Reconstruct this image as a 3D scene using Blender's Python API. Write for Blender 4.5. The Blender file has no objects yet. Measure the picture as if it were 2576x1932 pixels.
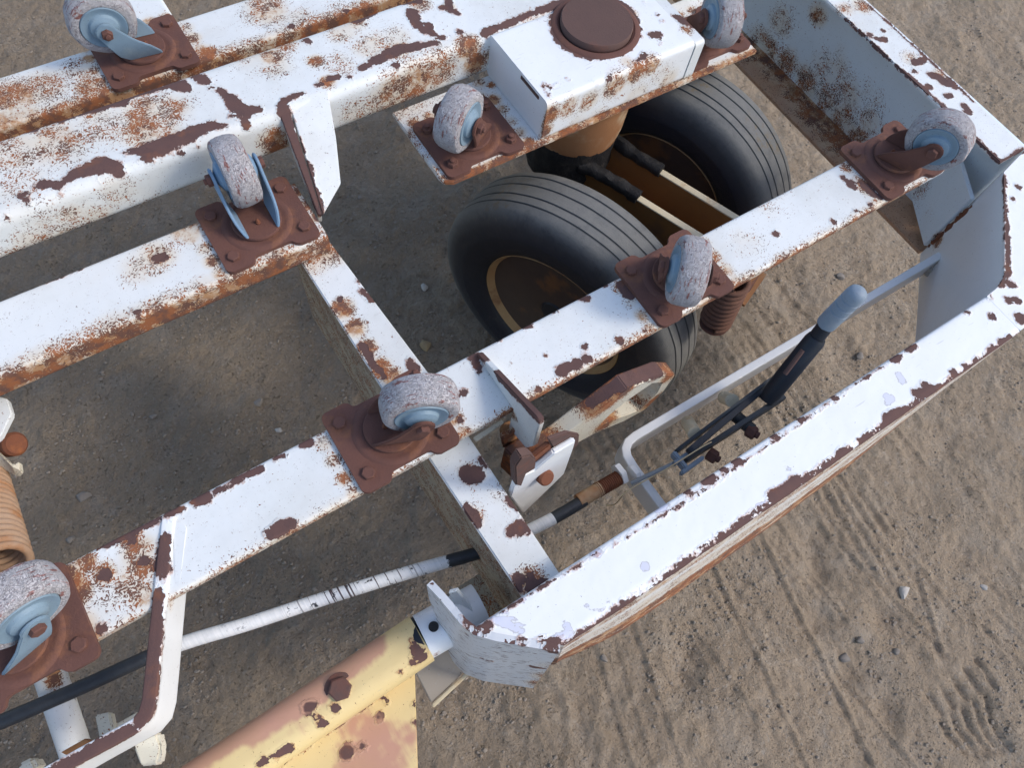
import bpy, bmesh, math, random
import numpy as np
from mathutils import Vector, Matrix, noise as mnoise
random.seed(7); rng = np.random.default_rng(7)
S = bpy.context.scene
COL = S.collection
# ------------------------------------------------------------------ camera
H = 1.65                                     # camera height over the ground (metres)
YAW, PITCH, ROLL, FPX = math.radians(45.994), math.radians(64.464), math.radians(12.600), 1872.0
_f = np.array([math.cos(YAW)*math.cos(PITCH), math.sin(YAW)*math.cos(PITCH), -math.sin(PITCH)])
_r = np.array([math.sin(YAW), -math.cos(YAW), 0.0]); _u = np.cross(_r, _f)
_R = math.cos(ROLL)*_r + math.sin(ROLL)*_u; _U = -math.sin(ROLL)*_r + math.cos(ROLL)*_u
cam = bpy.data.cameras.new('camera'); camo = bpy.data.objects.new('camera', cam); COL.objects.link(camo)
cam.sensor_fit = 'HORIZONTAL'; cam.sensor_width = 36.0; cam.lens = 36.0*FPX/2576.0
cam.clip_start = 0.02; cam.clip_end = 200.0
camo.matrix_world = Matrix([[_R[0], _U[0], -_f[0], 0], [_R[1], _U[1], -_f[1], 0], [_R[2], _U[2], -_f[2], H], [0, 0, 0, 1]])
S.camera = camo
# ------------------------------------------------------------------ light
SUN_EL, SUN_AZ = math.radians(44), math.radians(-38)     # azimuth measured from +X towards +Y
W = bpy.data.worlds.new('World'); S.world = W; W.use_nodes = True
nt = W.node_tree; nt.nodes.clear()
sky = nt.nodes.new('ShaderNodeTexSky'); sky.sky_type = 'NISHITA'; sky.sun_disc = False
sky.sun_elevation = SUN_EL; sky.sun_rotation = math.pi/2 - SUN_AZ
sky.air_density = 1.0; sky.dust_density = 1.8; sky.ozone_density = 1.0
bgn = nt.nodes.new('ShaderNodeBackground'); bgn.inputs[1].default_value = 0.15
wo = nt.nodes.new('ShaderNodeOutputWorld')
nt.links.new(sky.outputs[0], bgn.inputs[0]); nt.links.new(bgn.outputs[0], wo.inputs[0])
sl = bpy.data.lights.new('sun', 'SUN'); sl.energy = 1.0; sl.angle = math.radians(13); sl.color = (1.0, 0.93, 0.84)
so = bpy.data.objects.new('sun', sl); COL.objects.link(so)
sd = Vector((math.cos(SUN_EL)*math.cos(SUN_AZ), math.cos(SUN_EL)*math.sin(SUN_AZ), math.sin(SUN_EL)))
so.rotation_euler = sd.to_track_quat('Z', 'Y').to_euler(); so.location = sd*6
S.view_settings.view_transform = 'Standard'; S.view_settings.look = 'None'; S.view_settings.gamma = 1.0
S.view_settings.use_curve_mapping = False; S.view_settings.exposure = 0.77

# ------------------------------------------------------------------ survey helpers
def at(u, v, d):
    """Plan position on the horizontal plane d metres below the camera."""
    x, y = (u-1288)/FPX, (v-966)/FPX
    k = _R*x - _U*y + _f
    k = k*(-d/k[2]); return float(k[0]), float(k[1])
def P(u, v, d):
    x, y = at(u, v, d); return (x, y, H-d)
def onY(u, v, Y):
    a = at(u, v, 1.0); k = Y/a[1]; return (a[0]*k, k)            # (x, depth) where the sight line meets the plane y = Y
def onX(u, v, X):
    a = at(u, v, 1.0); k = X/a[0]; return (X, a[1]*k, H-k)
def ZM(ox, oy, s, d, *chains):
    out = []
    for c in chains:
        out.append([(ox+x*s, oy+y*s, d, r*s) for x, y, r in c])
    return out

# ------------------------------------------------------------------ wear: paint chips and stains, as (u,v,depth,radius px) chains
grow = lambda L, k: [[(a, b, c, r*k) for a, b, c, r in q] for q in L]
A = lambda d, *c: grow(ZM(0, 100, .3616, d, *c), 1.22)
B = lambda d, *c: grow(ZM(640, 0, .2984, d, *c), 1.2)
Cc = lambda d, *c: grow(ZM(1180, 0, .2712, d, *c), 1.1)
Rr = lambda d, *c: ZM(1676, 0, .40984, d, *c)
Hh = lambda d, *c: ZM(2130, 380, .3134, d, *c)
Oo = lambda d, *c: ZM(1676, 620, .40984, d, *c)
La = lambda d, *c: ZM(1160, 880, .2772, d, *c)
F5 = lambda d, *c: ZM(850, 620, .40984, d, *c)
F4 = lambda d, *c: ZM(0, 620, .40984, d, *c)
F7 = lambda d, *c: ZM(0, 1252, .40984, d, *c)
Hi = lambda d, *c: ZM(1000, 1430, .22604, d, *c)
Dr = lambda d, *c: ZM(450, 1500, .2939, d, *c)
CH = []
CH += A(.925, [(160,1095,22),(205,1075,17)], [(180,1110,14),(195,1140,3)], [(300,1025,25),(370,1020,30),(412,1035,22)], [(412,1040,14),(420,1070,3)],
  [(245,1045,8)], [(450,1000,25),(540,950,30),(620,910,50),(700,890,65),(760,890,50),(830,900,30)], [(822,920,18),(838,985,4)], [(690,1000,8),(690,1020,3)],
  [(870,800,12),(930,785,22),(1040,790,50),(1150,740,60),(1270,690,55),(1380,650,50),(1470,610,35)], [(1470,625,14),(1585,610,14)],
  [(1250,780,14),(1262,820,4)], [(1380,745,12),(1390,800,4)], [(1030,830,24),(1000,835,16)], [(1010,585,12),(985,575,9)],
  [(1340,250,22),(1400,280,34),(1445,308,18)], [(1478,348,18)], [(1535,375,26),(1600,410,30),(1640,470,50),(1700,510,52),(1770,500,28),(1815,490,16)],
  [(1700,560,34),(1712,610,16),(1722,640,3)], [(1620,540,18),(1640,545,12)], [(40,1240,11)], [(200,640,18),(240,635,22)])
CH += A(.922, [(415,565,14),(500,530,22),(620,490,26),(740,450,34),(850,430,42)], [(880,395,22),(1000,360,24),(1110,335,22)], [(1190,305,34),(1250,315,48),(1300,345,20)], [(60,660,14),(110,655,10)])
CH += A(1.0, [(1085,1520,22),(1130,1512,26)])
CH += B(.922, [(850,165,34),(930,140,32),(1010,105,16)], [(1330,100,34),(1350,160,44),(1385,220,42),(1430,260,24)], [(1465,225,26),(1490,270,20),(1515,305,8)],
  [(1640,20,28),(1645,60,22)], [(1560,72,18),(1620,70,20)], [(1680,95,24),(1710,120,18)], [(900,580,16),(980,540,26),(1080,480,48),(1200,425,48),(1350,395,38),(1450,380,30),(1530,365,16)],
  [(1560,325,22),(1590,320,22)], [(1730,270,18)], [(640,670,20),(700,655,22)], [(560,715,20),(540,720,12)], [(820,655,14)], [(440,340,18),(460,360,12)],
  [(255,845,12),(320,825,18),(380,800,12),(415,795,6)], [(1190,550,14)], [(1280,20,20),(1380,10,24)], [(20,390,10),(120,350,16),(220,325,14)])
CH += B(1.0, [(310,215,13)], [(780,85,18)])
CH += B(.92, [(1930,275,16),(2010,235,20),(2100,205,22),(2200,160,24)])
CH += Cc(.922, [(150,290,18),(320,240,22),(480,170,28),(620,110,30),(740,60,32),(900,15,18)], [(1700,345,40),(1755,345,42)], [(1765,390,14),(1768,415,5)],
  [(685,815,22),(735,840,22)], [(735,850,24),(820,790,13)], [(730,890,18),(735,925,12)], [(1625,515,26),(1590,560,22),(1530,610,12)], [(1740,158,16)], [(1780,215,14)], [(1620,38,14)],
  [(1900,150,26),(1970,195,34),(2060,255,20)], [(1310,715,12),(1300,745,12)], [(905,755,8)], [(1160,770,8)], [(1790,575,8)])
for k in range(24):                                        # rusted weld ring round the king pin cover
    a = 2*math.pi*k/24; px, py = .815+.074*math.cos(a), .834+.074*math.sin(a)
    CH.append([('w', px, py, H-.9165, .0075 + .004*math.sin(a*2.0+1))])
CH += Rr(1.0, [(1250,30,8),(1400,165,10),(1560,310,12),(1700,440,10),(1880,610,10)], [(1255,215,18)], [(1290,235,20),(1335,240,18)], [(1520,380,24),(1590,365,16)], [(1525,435,17)],
  [(1620,455,20),(1670,470,30),(1720,510,34),(1765,525,16)], [(1615,530,19)], [(1725,590,14),(1745,585,10)], [(1825,645,18),(1850,680,22)], [(1330,185,14)],
  [(1100,110,5),(1250,250,8),(1400,390,6),(1560,520,5),(1690,640,4),(1880,830,4),(2060,1000,6)], [(1150,150,12)], [(1200,200,14)])
CH += Rr(1.0, [(1085,1085,18),(1120,1120,20),(1150,1150,14)], [(1250,1250,9)], [(1030,1360,12)], [(1170,1295,7)], [(670,1435,10)], [(1200,1120,18),(1260,1180,18),(1310,1210,14)], [(760,1145,10)])
CH += Rr(1.0, [(2050,1000,8),(2130,950,8),(2196,915,8)])
CH += Hh(1.0, [(1380,290,27)], [(1335,385,17)], [(1320,1070,34),(1340,1080,22)], [(1290,1185,20),(1305,1190,16)], [(1365,1195,24)], [(1165,1330,17)], [(1400,1340,46)],
  [(965,1290,22)], [(1145,1165,13)], [(1262,200,6),(1270,400,9),(1285,600,8),(1292,800,12),(1295,960,14),(1230,1080,10)], [(1180,1580,30)], [(1250,1535,24)], [(1310,1490,22)])
CH += Oo(1.0, [(1545,900,24),(1620,895,34),(1700,860,14)], [(1375,1060,34),(1430,1030,34),(1480,1000,14)], [(1590,852,17)], [(1770,780,18)], [(1840,735,16)], [(1905,700,17)], [(1995,640,20)], [(2060,590,17)], [(2180,450,26)],
  [(1395,690,14),(1430,670,8)], [(1480,635,10),(1525,615,12)], [(820,1068,17)], [(1150,842,10)], [(1030,925,14)], [(430,1318,18)], [(275,1415,22),(235,1440,10)], [(345,1365,9)], [(1845,400,14)], [(120,1500,10)], [(660,1160,9)],
  [(2110,230,22)], [(2100,325,14),(2110,322,12)], [(2155,330,18)], [(1998,432,12)], [(1190,1190,10)], [(1065,1265,16)])
CH += Oo(1.0, [(640,1535,22),(720,1490,24),(800,1440,24)], [(960,1355,13)])
CH += [[(1250,1545,1.0,-5.5),(1743,1252,1.0,-4.5),(2307,862,1.0,-5.5)], [(1432,1617,1.0,-4.5),(1877,1300,1.0,-3.5),(2400,940,1.0,-5)]]
CH += La(1.045, [(60,1125,60),(130,1130,68)], [(40,1430,22),(90,1490,36),(140,1550,34)], [(530,1610,54),(470,1640,40)], [(610,1610,40)], [(185,1000,10),(260,1080,8)], [(440,1350,16),(480,1400,14),(520,1440,10)])
CH += La(1.0, [(910,195,36),(960,150,36)], [(1040,125,42)], [(1125,75,30),(1150,80,26)], [(20,400,24)], [(765,52,7)], [(110,40,18),(150,50,12),(135,120,8),(170,190,8)])
for y0, y1, r in ((.405, .395, .005), (.355, .325, .008), (.335, .29, .009), (.30, .262, .009), (.262, .252, .008)):
    CH.append([('w', .3155, y0, H-.992+(.408-y0)*.4247, r), ('w', .3155, y1, H-.992+(.408-y1)*.4247, r)])
CH += F5(1.0, [(1505,312,20),(1520,320,14)], [(1150,488,13),(1175,485,8)], [(985,572,9)], [(1640,232,8)], [(1725,575,15)], [(1515,620,7)], [(750,1068,11)], [(1330,395,6)],
  [(1740,240,24),(1790,295,28)], [(820,665,14),(850,655,8)], [(1230,880,8)], [(1880,515,8)])
CH += F5(1.045, [(160,275,20),(205,320,14)], [(470,740,30),(440,700,16)], [(130,200,8)], [(150,610,14),(200,700,14),(280,790,16)], [(10,320,10)])
CH += F4(1.0, [(250,212,8),(350,185,12),(490,128,14)], [(842,402,15)], [(850,425,9)])
CH += F7(1.0, [(810,215,26),(805,260,16)], [(1040,105,16)], [(650,475,26)], [(625,800,16)], [(1670,225,28),(1730,190,36),(1790,165,16)], [(880,398,12)], [(600,310,6),(800,215,10),(950,145,14)], [(1080,80,14),(1110,65,14)], [(1200,20,14),(1260,5,20)], [(1480,-110,14)], [(1700,-245,12),(1740,-260,12)], [(1870,-330,18),(1900,-335,16)], [(1340,-40,8),(1600,-180,6)])
CH += F7(.996, [(1005,255,20),(1000,330,30),(995,440,30)], [(985,515,10)], [(975,560,14),(960,680,26),(945,850,32),(930,1000,34),(915,1180,32),(880,1350,36)], [(800,1440,26),(640,1530,26),(480,1610,26),(300,1700,26)])
CH += Hi(1.0, [(640,380,26),(700,470,26),(770,590,22),(860,690,20),(950,715,14)], [(960,640,22),(1000,640,16)], [(520,310,14)], [(1380,815,12),(1420,830,14)], [(1640,920,12),(1730,830,10),(1770,800,6)], [(1610,780,8)])
CH += Hi(1.12, [(790,800,22),(830,870,16)], [(1500,1040,50),(1590,1050,30)], [(1560,1180,44),(1440,1190,34)], [(1660,960,26),(1620,1040,26)], [(880,1045,12),(1040,1095,14),(1120,1125,8)])
CH += Hi(1.045, [(1335,95,32),(1365,110,24)], [(1480,70,14),(1490,150,28),(1480,215,28)], [(1560,170,26),(1630,140,14)], [(1345,220,18)], [(1330,230,8)])
CH += Hi(1.15, [(280,620,60),(350,600,50)], [(380,720,40),(360,830,34),(400,900,26)])
CH += Dr(1.136, [(1110,955,34),(1165,930,16)], [(1240,1105,30),(1200,1100,14)], [(1160,1010,5),(1200,1070,5)], [(1340,950,22),(1320,970,10)], [(920,1330,40),(870,1380,30),(830,1400,24)], [(720,1440,26)], [(2000,580,12)], [(1900,660,10)],
  [(2010,380,14),(2040,470,30),(2080,540,34),(2040,610,14)], [(1380,800,52)])
CH += Dr(1.195, [(1440,1340,46)], [(1575,1285,19)], [(1715,1035,12)], [(1790,905,8),(1760,880,6)], [(1700,850,5),(1450,1035,5),(1230,1165,7),(1050,1290,12),(780,1460,12)], [(2015,920,6)], [(2020,1080,8)])
ST = []      # stains: (u,v,depth,radius px,strength)
def stz(ox, oy, s, d, lst): ST.extend([(ox+x*s, oy+y*s, d, r*s, k) for x, y, r, k in lst])
stz(0, 100, .3616, .922, [(100,780,330,.55),(400,720,320,.62),(700,600,300,.5),(1000,500,260,.7),(1180,480,240,.65),(1000,640,230,.75),(1150,620,200,.6),(150,1000,260,.45),(1250,420,160,.4),(1900,180,200,.5),(1700,100,260,.45)])
stz(0, 100, .3616, .96, [(350,1200,320,.42),(500,1250,160,.6),(150,1480,160,.55),(1900,660,120,.95),(1000,880,60,.6),(680,1020,60,.6),(1860,800,90,.9)])
stz(0, 100, .3616, 1.0, [(100,400,280,.75),(300,330,260,.6),(560,200,200,.55),(640,330,190,.7),(60,560,160,.95),(200,520,120,.9),(1100,1500,160,.7),(1300,1300,200,.75),(1000,1600,200,.5),(1450,90,110,.95),(1330,1370,90,.8)])
stz(640, 0, .2984, .922, [(200,350,260,.75),(150,480,180,.85),(520,520,120,.9),(750,270,220,.6),(1000,400,300,.5),(1200,300,200,.45),(700,560,260,.45),(1200,420,190,.75),(620,690,120,1.0),(850,200,160,.7),(1400,40,160,.7),(1640,60,90,.9)])
stz(640, 0, .2984, .96, [(1260,590,220,.85),(1330,680,150,.7),(1700,420,200,.6),(1890,380,110,.9),(1980,480,120,.8),(2000,330,60,.9),(1880,600,60,.95),(800,780,160,.4)])
stz(640, 0, .2984, 1.0, [(100,80,300,.75),(400,150,240,.5),(700,60,160,.4),(1260,880,70,.9),(1900,680,90,.8),(2000,700,60,1.)])
stz(1180, 0, .2712, .924, [(1150,250,400,.35),(780,200,140,.6),(1520,150,110,.8),(2000,300,130,.8),(1450,600,150,.9),(1650,580,130,.9),(600,170,200,.35)])
stz(1180, 0, .2712, .96, [(190,450,130,.7),(190,600,120,.85),(800,920,120,1.05),(980,860,90,.9),(720,1000,110,.95),(700,1180,110,.95),(600,1100,150,.55),(1000,1050,250,.4),(1400,820,260,.5),(1330,750,110,.8),(1800,700,260,.5),(1350,980,90,.7),(900,1130,110,.7)])
stz(1676, 0, .40984, 1.0, [(1100,50,120,.6),(1200,30,120,.75),(1500,360,120,.6),(1700,460,120,.6),(600,1200,260,.35),(1230,1150,90,.95),(500,1500,160,.35)])
stz(1676, 0, .40984, 1.15, [(970,450,220,.5),(1150,600,200,.55),(1250,650,160,.45),(700,90,80,.8),(880,430,150,.4),(1100,700,180,.5),(900,60,90,.6)])
stz(1676, 0, .40984, 1.2, [(1850,1250,80,1.0),(1750,1370,90,1.1),(1680,1480,80,1.1),(1500,1120,200,.6),(1500,1300,160,.5)])
stz(1160, 880, .2772, 1.045, [(100,1130,150,.5),(420,1300,200,.35),(120,1500,140,.5)])
stz(850, 620, .40984, 1.045, [(30,380,100,1.0),(110,500,90,1.05),(180,620,80,1.0),(260,740,90,1.0),(330,800,90,.9)])
stz(1000, 1430, .22604, 1.045, [(1480,150,200,.9),(1350,200,140,.7)])
stz(0, 1252, .40984, 1.0, [(430,500,110,.95),(480,580,100,.95),(500,800,110,.7),(850,330,120,.8),(870,420,110,.8),(800,520,130,.65),(870,600,110,.7),(800,250,90,.8),(640,470,90,.8),(520,400,80,.9),(400,460,60,1.1),(560,880,60,1.1),(700,560,160,.4)])
def side(x0, x1, y, d, r, k, n=60):
    for i in range(n): ST.append(('w', x0+(x1-x0)*i/(n-1), y, H-d, r, k*(.78+.35*mnoise.noise(Vector((i*.37, y*9, 3))))))
side(-.6, .22, .712, 1.026, .034, 1.3); side(-.3, .06, .31, 1.014, .018, .8, 30); side(.06, .4, .31, 1.014, .018, .75, 30); side(.3, 1.2, .31, 1.014, .018, 1.15, 60)
side(-.2, .9, 1.153, 1.02, .028, 1.3, 70); side(.43, 1.15, .715, 1.006, .014, 1.35, 50); side(.2, 1.1, -.010, 1.03, .03, .95, 90); side(.2, 1.05, -.018, 1.10, .05, .8, 60); side(.2, 1.08, -.028, 1.18, .05, 1.5, 60); side(.2, 1.1, -.036, 1.25, .05, 2.2, 60)
for px, py in ((.143, .369), (.131, .782), (.115, 1.212), (.664, .371), (1.185, .374), (1.063, .79), (.523, .784)):
    for k in range(20):
        a = 2*math.pi*k/20; n_ = mnoise.noise(Vector((px*7+k*.5, py*3, 0)))
        ST.append(('w', px+.088*math.copysign(min(1, abs(math.cos(a))*1.3), math.cos(a)), py+.074*math.copysign(min(1, abs(math.sin(a))*1.3), math.sin(a)), H-1.0, .016, .75+.6*n_))
for u, v, r, k in ((1905,120,.06,.7), (2060,300,.07,.68), (2110,250,.07,.62), (2130,350,.07,.66), (2080,190,.07,.55), (2180,310,.05,.6), (2240,360,.05,.6), (2020,230,.05,.7), (1970,170,.05,.6), (1960,60,.05,.55), (2050,40,.03,.9)):
    ST.append(('w', *onX(u, v, 1.445), r, k))
for u, v in ((1925,128), (1970,160), (2020,205), (2070,255), (2110,300), (2150,350)): ST.append(('w', *onX(u, v, 1.445), .045, .78))
for u, v, r, k in ((100,620,.05,.55), (180,600,.04,.65), (230,560,.05,.5), (60,650,.04,.7), (700,380,.03,1.0), (690,350,.03,.9), (400,520,.04,.4), (1000,230,.05,.8), (1040,210,.05,.85), (1100,180,.05,.7), (1180,120,.03,1.0), (1195,160,.03,1.0), (960,260,.05,.55), (900,280,.04,.5), (300,480,.04,.4)):
    x, d = onY(u, v, .90); ST.append(('w', x, .90, H-d, r, k))
for u, v, r, k in ((1380,290,.03,1.1), (1365,330,.025,1.1), (1430,270,.03,.8), (1480,255,.03,.8), (1550,215,.035,.95), (1600,185,.03,1.), (1640,165,.03,.9), (1500,300,.04,.6), (1600,240,.04,.6), (1680,200,.03,.7), (1450,320,.04,.55)):
    x, d = onY(u, v, .7185); ST.append(('w', x, .7185, H-d, r, k))
stz(0, 1500, .2603, 1.2, [(520,800,120,1.1),(600,860,90,.9),(640,1120,60,.9),(700,1380,80,.8)])
ST_W = np.array([(s[1:] if s[0] == 'w' else (*P(*s[:3]), s[3]*s[2]/FPX, s[4])) for s in ST], dtype=float)
CH_SEG = []; CH_EXTRA = []
for c in CH:
    pts = [((p[1], p[2], p[3]), p[4]) if p[0] == 'w' else (P(*p[:3]), p[3]*p[2]/FPX) for p in c]
    if len(pts) == 1: pts = pts*2
    for (a, ra), (b, rb) in zip(pts[:-1], pts[1:]): CH_SEG.append((*a, ra, *b, rb))
CH_SEG = np.array(CH_SEG)
for k in range(13):
    f_ = k/12; q0 = P(709+97*f_, 262+275*f_, .9185+.0795*f_); CH_EXTRA.append((*q0, .0085 if k % 3 else .004, *P(711+97*f_, 270+275*f_, .9185+.0795*(f_+.03)), .0075))
for k in range(46):
    x0 = .15+k*.021; CH_EXTRA.append((x0, -.004, H-1.006, .0025+.004*mnoise.noise(Vector((k*.41, 1, 2))), x0+.021, -.004, H-1.006, .0025+.004*mnoise.noise(Vector((k*.41+.4, 1, 2)))))
CH_SEG = np.vstack([CH_SEG, CH_EXTRA])
BL_ = Oo(1.0, [(1425,790,20),(1445,820,26)], [(1350,925,22),(1375,935,30),(1355,960,20)], [(1075,1262,18)], [(955,1352,16)], [(750,1365,15)], [(640,1535,24),(720,1480,30),(800,1430,24)], [(560,1590,10),(640,1560,12)], [(10,1590,12)]) \
    + ZM(850, 1252, .40984, 1.0, [(1575,340,22),(1600,345,24)], [(1885,422,24)], [(1960,70,18),(2005,60,20)], [(1100,610,24),(1140,630,14)], [(950,740,14),(1060,790,16),(1130,820,12)], [(1400,780,14),(1440,850,14),(1340,860,20)], [(1010,690,6),(1060,740,5),(1150,780,6)], [(1520,660,7),(1560,690,7),(1620,690,7),(1660,640,7)])
BL_SEG = []
for c in BL_:
    q = [(P(*p[:3]), p[3]*p[2]/FPX) for p in c]; q = q*2 if len(q) == 1 else q
    BL_SEG += [(*a, ra, *b, rb) for (a, ra), (b, rb) in zip(q[:-1], q[1:])]
BL_SEG = np.array(BL_SEG)
def wear(me):
    n = len(me.vertices); co = np.empty(n*3); me.vertices.foreach_get('co', co); co = co.reshape(n, 3)
    lo, hi = co.min(0)-.05, co.max(0)+.05
    chip = np.zeros(n); st = np.zeros(n)
    for s in CH_SEG:
        a, ra, b, rb = s[:3], s[3], s[4:7], s[7]
        if (np.minimum(a, b) > hi).any() or (np.maximum(a, b) < lo).any(): continue
        d = b-a; L = (d*d).sum() + 1e-12; t = np.clip(((co-a)@d)/L, 0, 1)
        r = np.linalg.norm(co-(a+t[:, None]*d), axis=1)
        np.maximum(chip, .05+(ra+(rb-ra)*t)-r, out=chip)
    blis = np.zeros(n)
    for s in BL_SEG:
        a, ra, b, rb = s[:3], s[3], s[4:7], s[7]
        if (np.minimum(a, b) > hi).any() or (np.maximum(a, b) < lo).any(): continue
        d = b-a; L = (d*d).sum() + 1e-12; t = np.clip(((co-a)@d)/L, 0, 1)
        np.maximum(blis, .05+(ra+(rb-ra)*t)-np.linalg.norm(co-(a+t[:, None]*d), axis=1), out=blis)
    for s in ST_W:
        c, r, k = s[:3], s[3], s[4]
        if (c-r > hi).any() or (c+r < lo).any(): continue
        q = np.linalg.norm(co-c, axis=1)/r
        v = k*np.clip(1.25-q, 0, .8)/.8
        np.maximum(st, v, out=st)
    for nm, arr in (('chip', np.clip(chip, 0, .2)), ('stain', st), ('blis', np.clip(blis, 0, .2))):
        at_ = me.attributes.new(nm, 'FLOAT', 'POINT'); at_.data.foreach_set('value', arr.astype(np.float32))

# ------------------------------------------------------------------ materials
def newmat(name):
    m = bpy.data.materials.new(name); m.use_nodes = True; t = m.node_tree; t.nodes.clear()
    o = t.nodes.new('ShaderNodeOutputMaterial'); b = t.nodes.new('ShaderNodeBsdfPrincipled'); t.links.new(b.outputs[0], o.inputs[0])
    return m, t, b
class G:
    """tiny node-graph helper"""
    def __init__(s, t): s.t = t; s.pos = None
    def n(s, ty, **k):
        x = s.t.nodes.new(ty)
        for a, b in k.items(): setattr(x, a, b)
        return x
    def put(s, sock, v):
        if isinstance(v, (int, float)): sock.default_value = v
        elif isinstance(v, tuple): sock.default_value = v if len(v) == 4 or sock.type == 'VECTOR' else (*v, 1)
        else: s.t.links.new(v, sock)
    def m(s, op, a, b=0.0, c=0.0, clamp=False):
        x = s.n('ShaderNodeMath', operation=op, use_clamp=clamp)
        for i, v in enumerate((a, b, c)): s.put(x.inputs[i], v)
        return x.outputs[0]
    def coord(s):
        if s.pos is None: s.pos = s.n('ShaderNodeTexCoord').outputs['Object']
        return s.pos
    def scale(s, v):
        x = s.n('ShaderNodeMapping'); s.put(x.inputs[0], s.coord()); x.inputs['Scale'].default_value = v; return x.outputs[0]
    def noise(s, sc, det=3, rough=.55, vec=None, dist=0.0):
        x = s.n('ShaderNodeTexNoise'); s.put(x.inputs['Vector'], vec if vec is not None else s.coord())
        x.inputs['Scale'].default_value = sc; x.inputs['Detail'].default_value = det; x.inputs['Roughness'].default_value = rough; x.inputs['Distortion'].default_value = dist
        return x.outputs[0]
    def vor(s, sc, feat='F1', vec=None):
        x = s.n('ShaderNodeTexVoronoi', feature=feat); s.put(x.inputs['Vector'], vec if vec is not None else s.coord()); x.inputs['Scale'].default_value = sc
        return x.outputs['Distance']
    def ss(s, v, a, b):
        x = s.n('ShaderNodeMapRange', interpolation_type='SMOOTHSTEP'); s.put(x.inputs[0], v); s.put(x.inputs[1], a); s.put(x.inputs[2], b); return x.outputs[0]
    def mix(s, f, a, b):
        x = s.n('ShaderNodeMix', data_type='RGBA'); s.put(x.inputs[0], f); s.put(x.inputs[6], a); s.put(x.inputs[7], b); return x.outputs[2]
    def fmix(s, f, a, b):
        x = s.n('ShaderNodeMix', data_type='FLOAT'); s.put(x.inputs[0], f); s.put(x.inputs[2], a); s.put(x.inputs[3], b); return x.outputs[0]
    def attr(s, nm):
        return s.n('ShaderNodeAttribute', attribute_name=nm).outputs['Fac']
    def bump(s, h, dist, strength=1.0):
        x = s.n('ShaderNodeBump'); s.put(x.inputs['Height'], h); x.inputs['Distance'].default_value = dist; x.inputs['Strength'].default_value = strength; return x.outputs[0]

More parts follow.
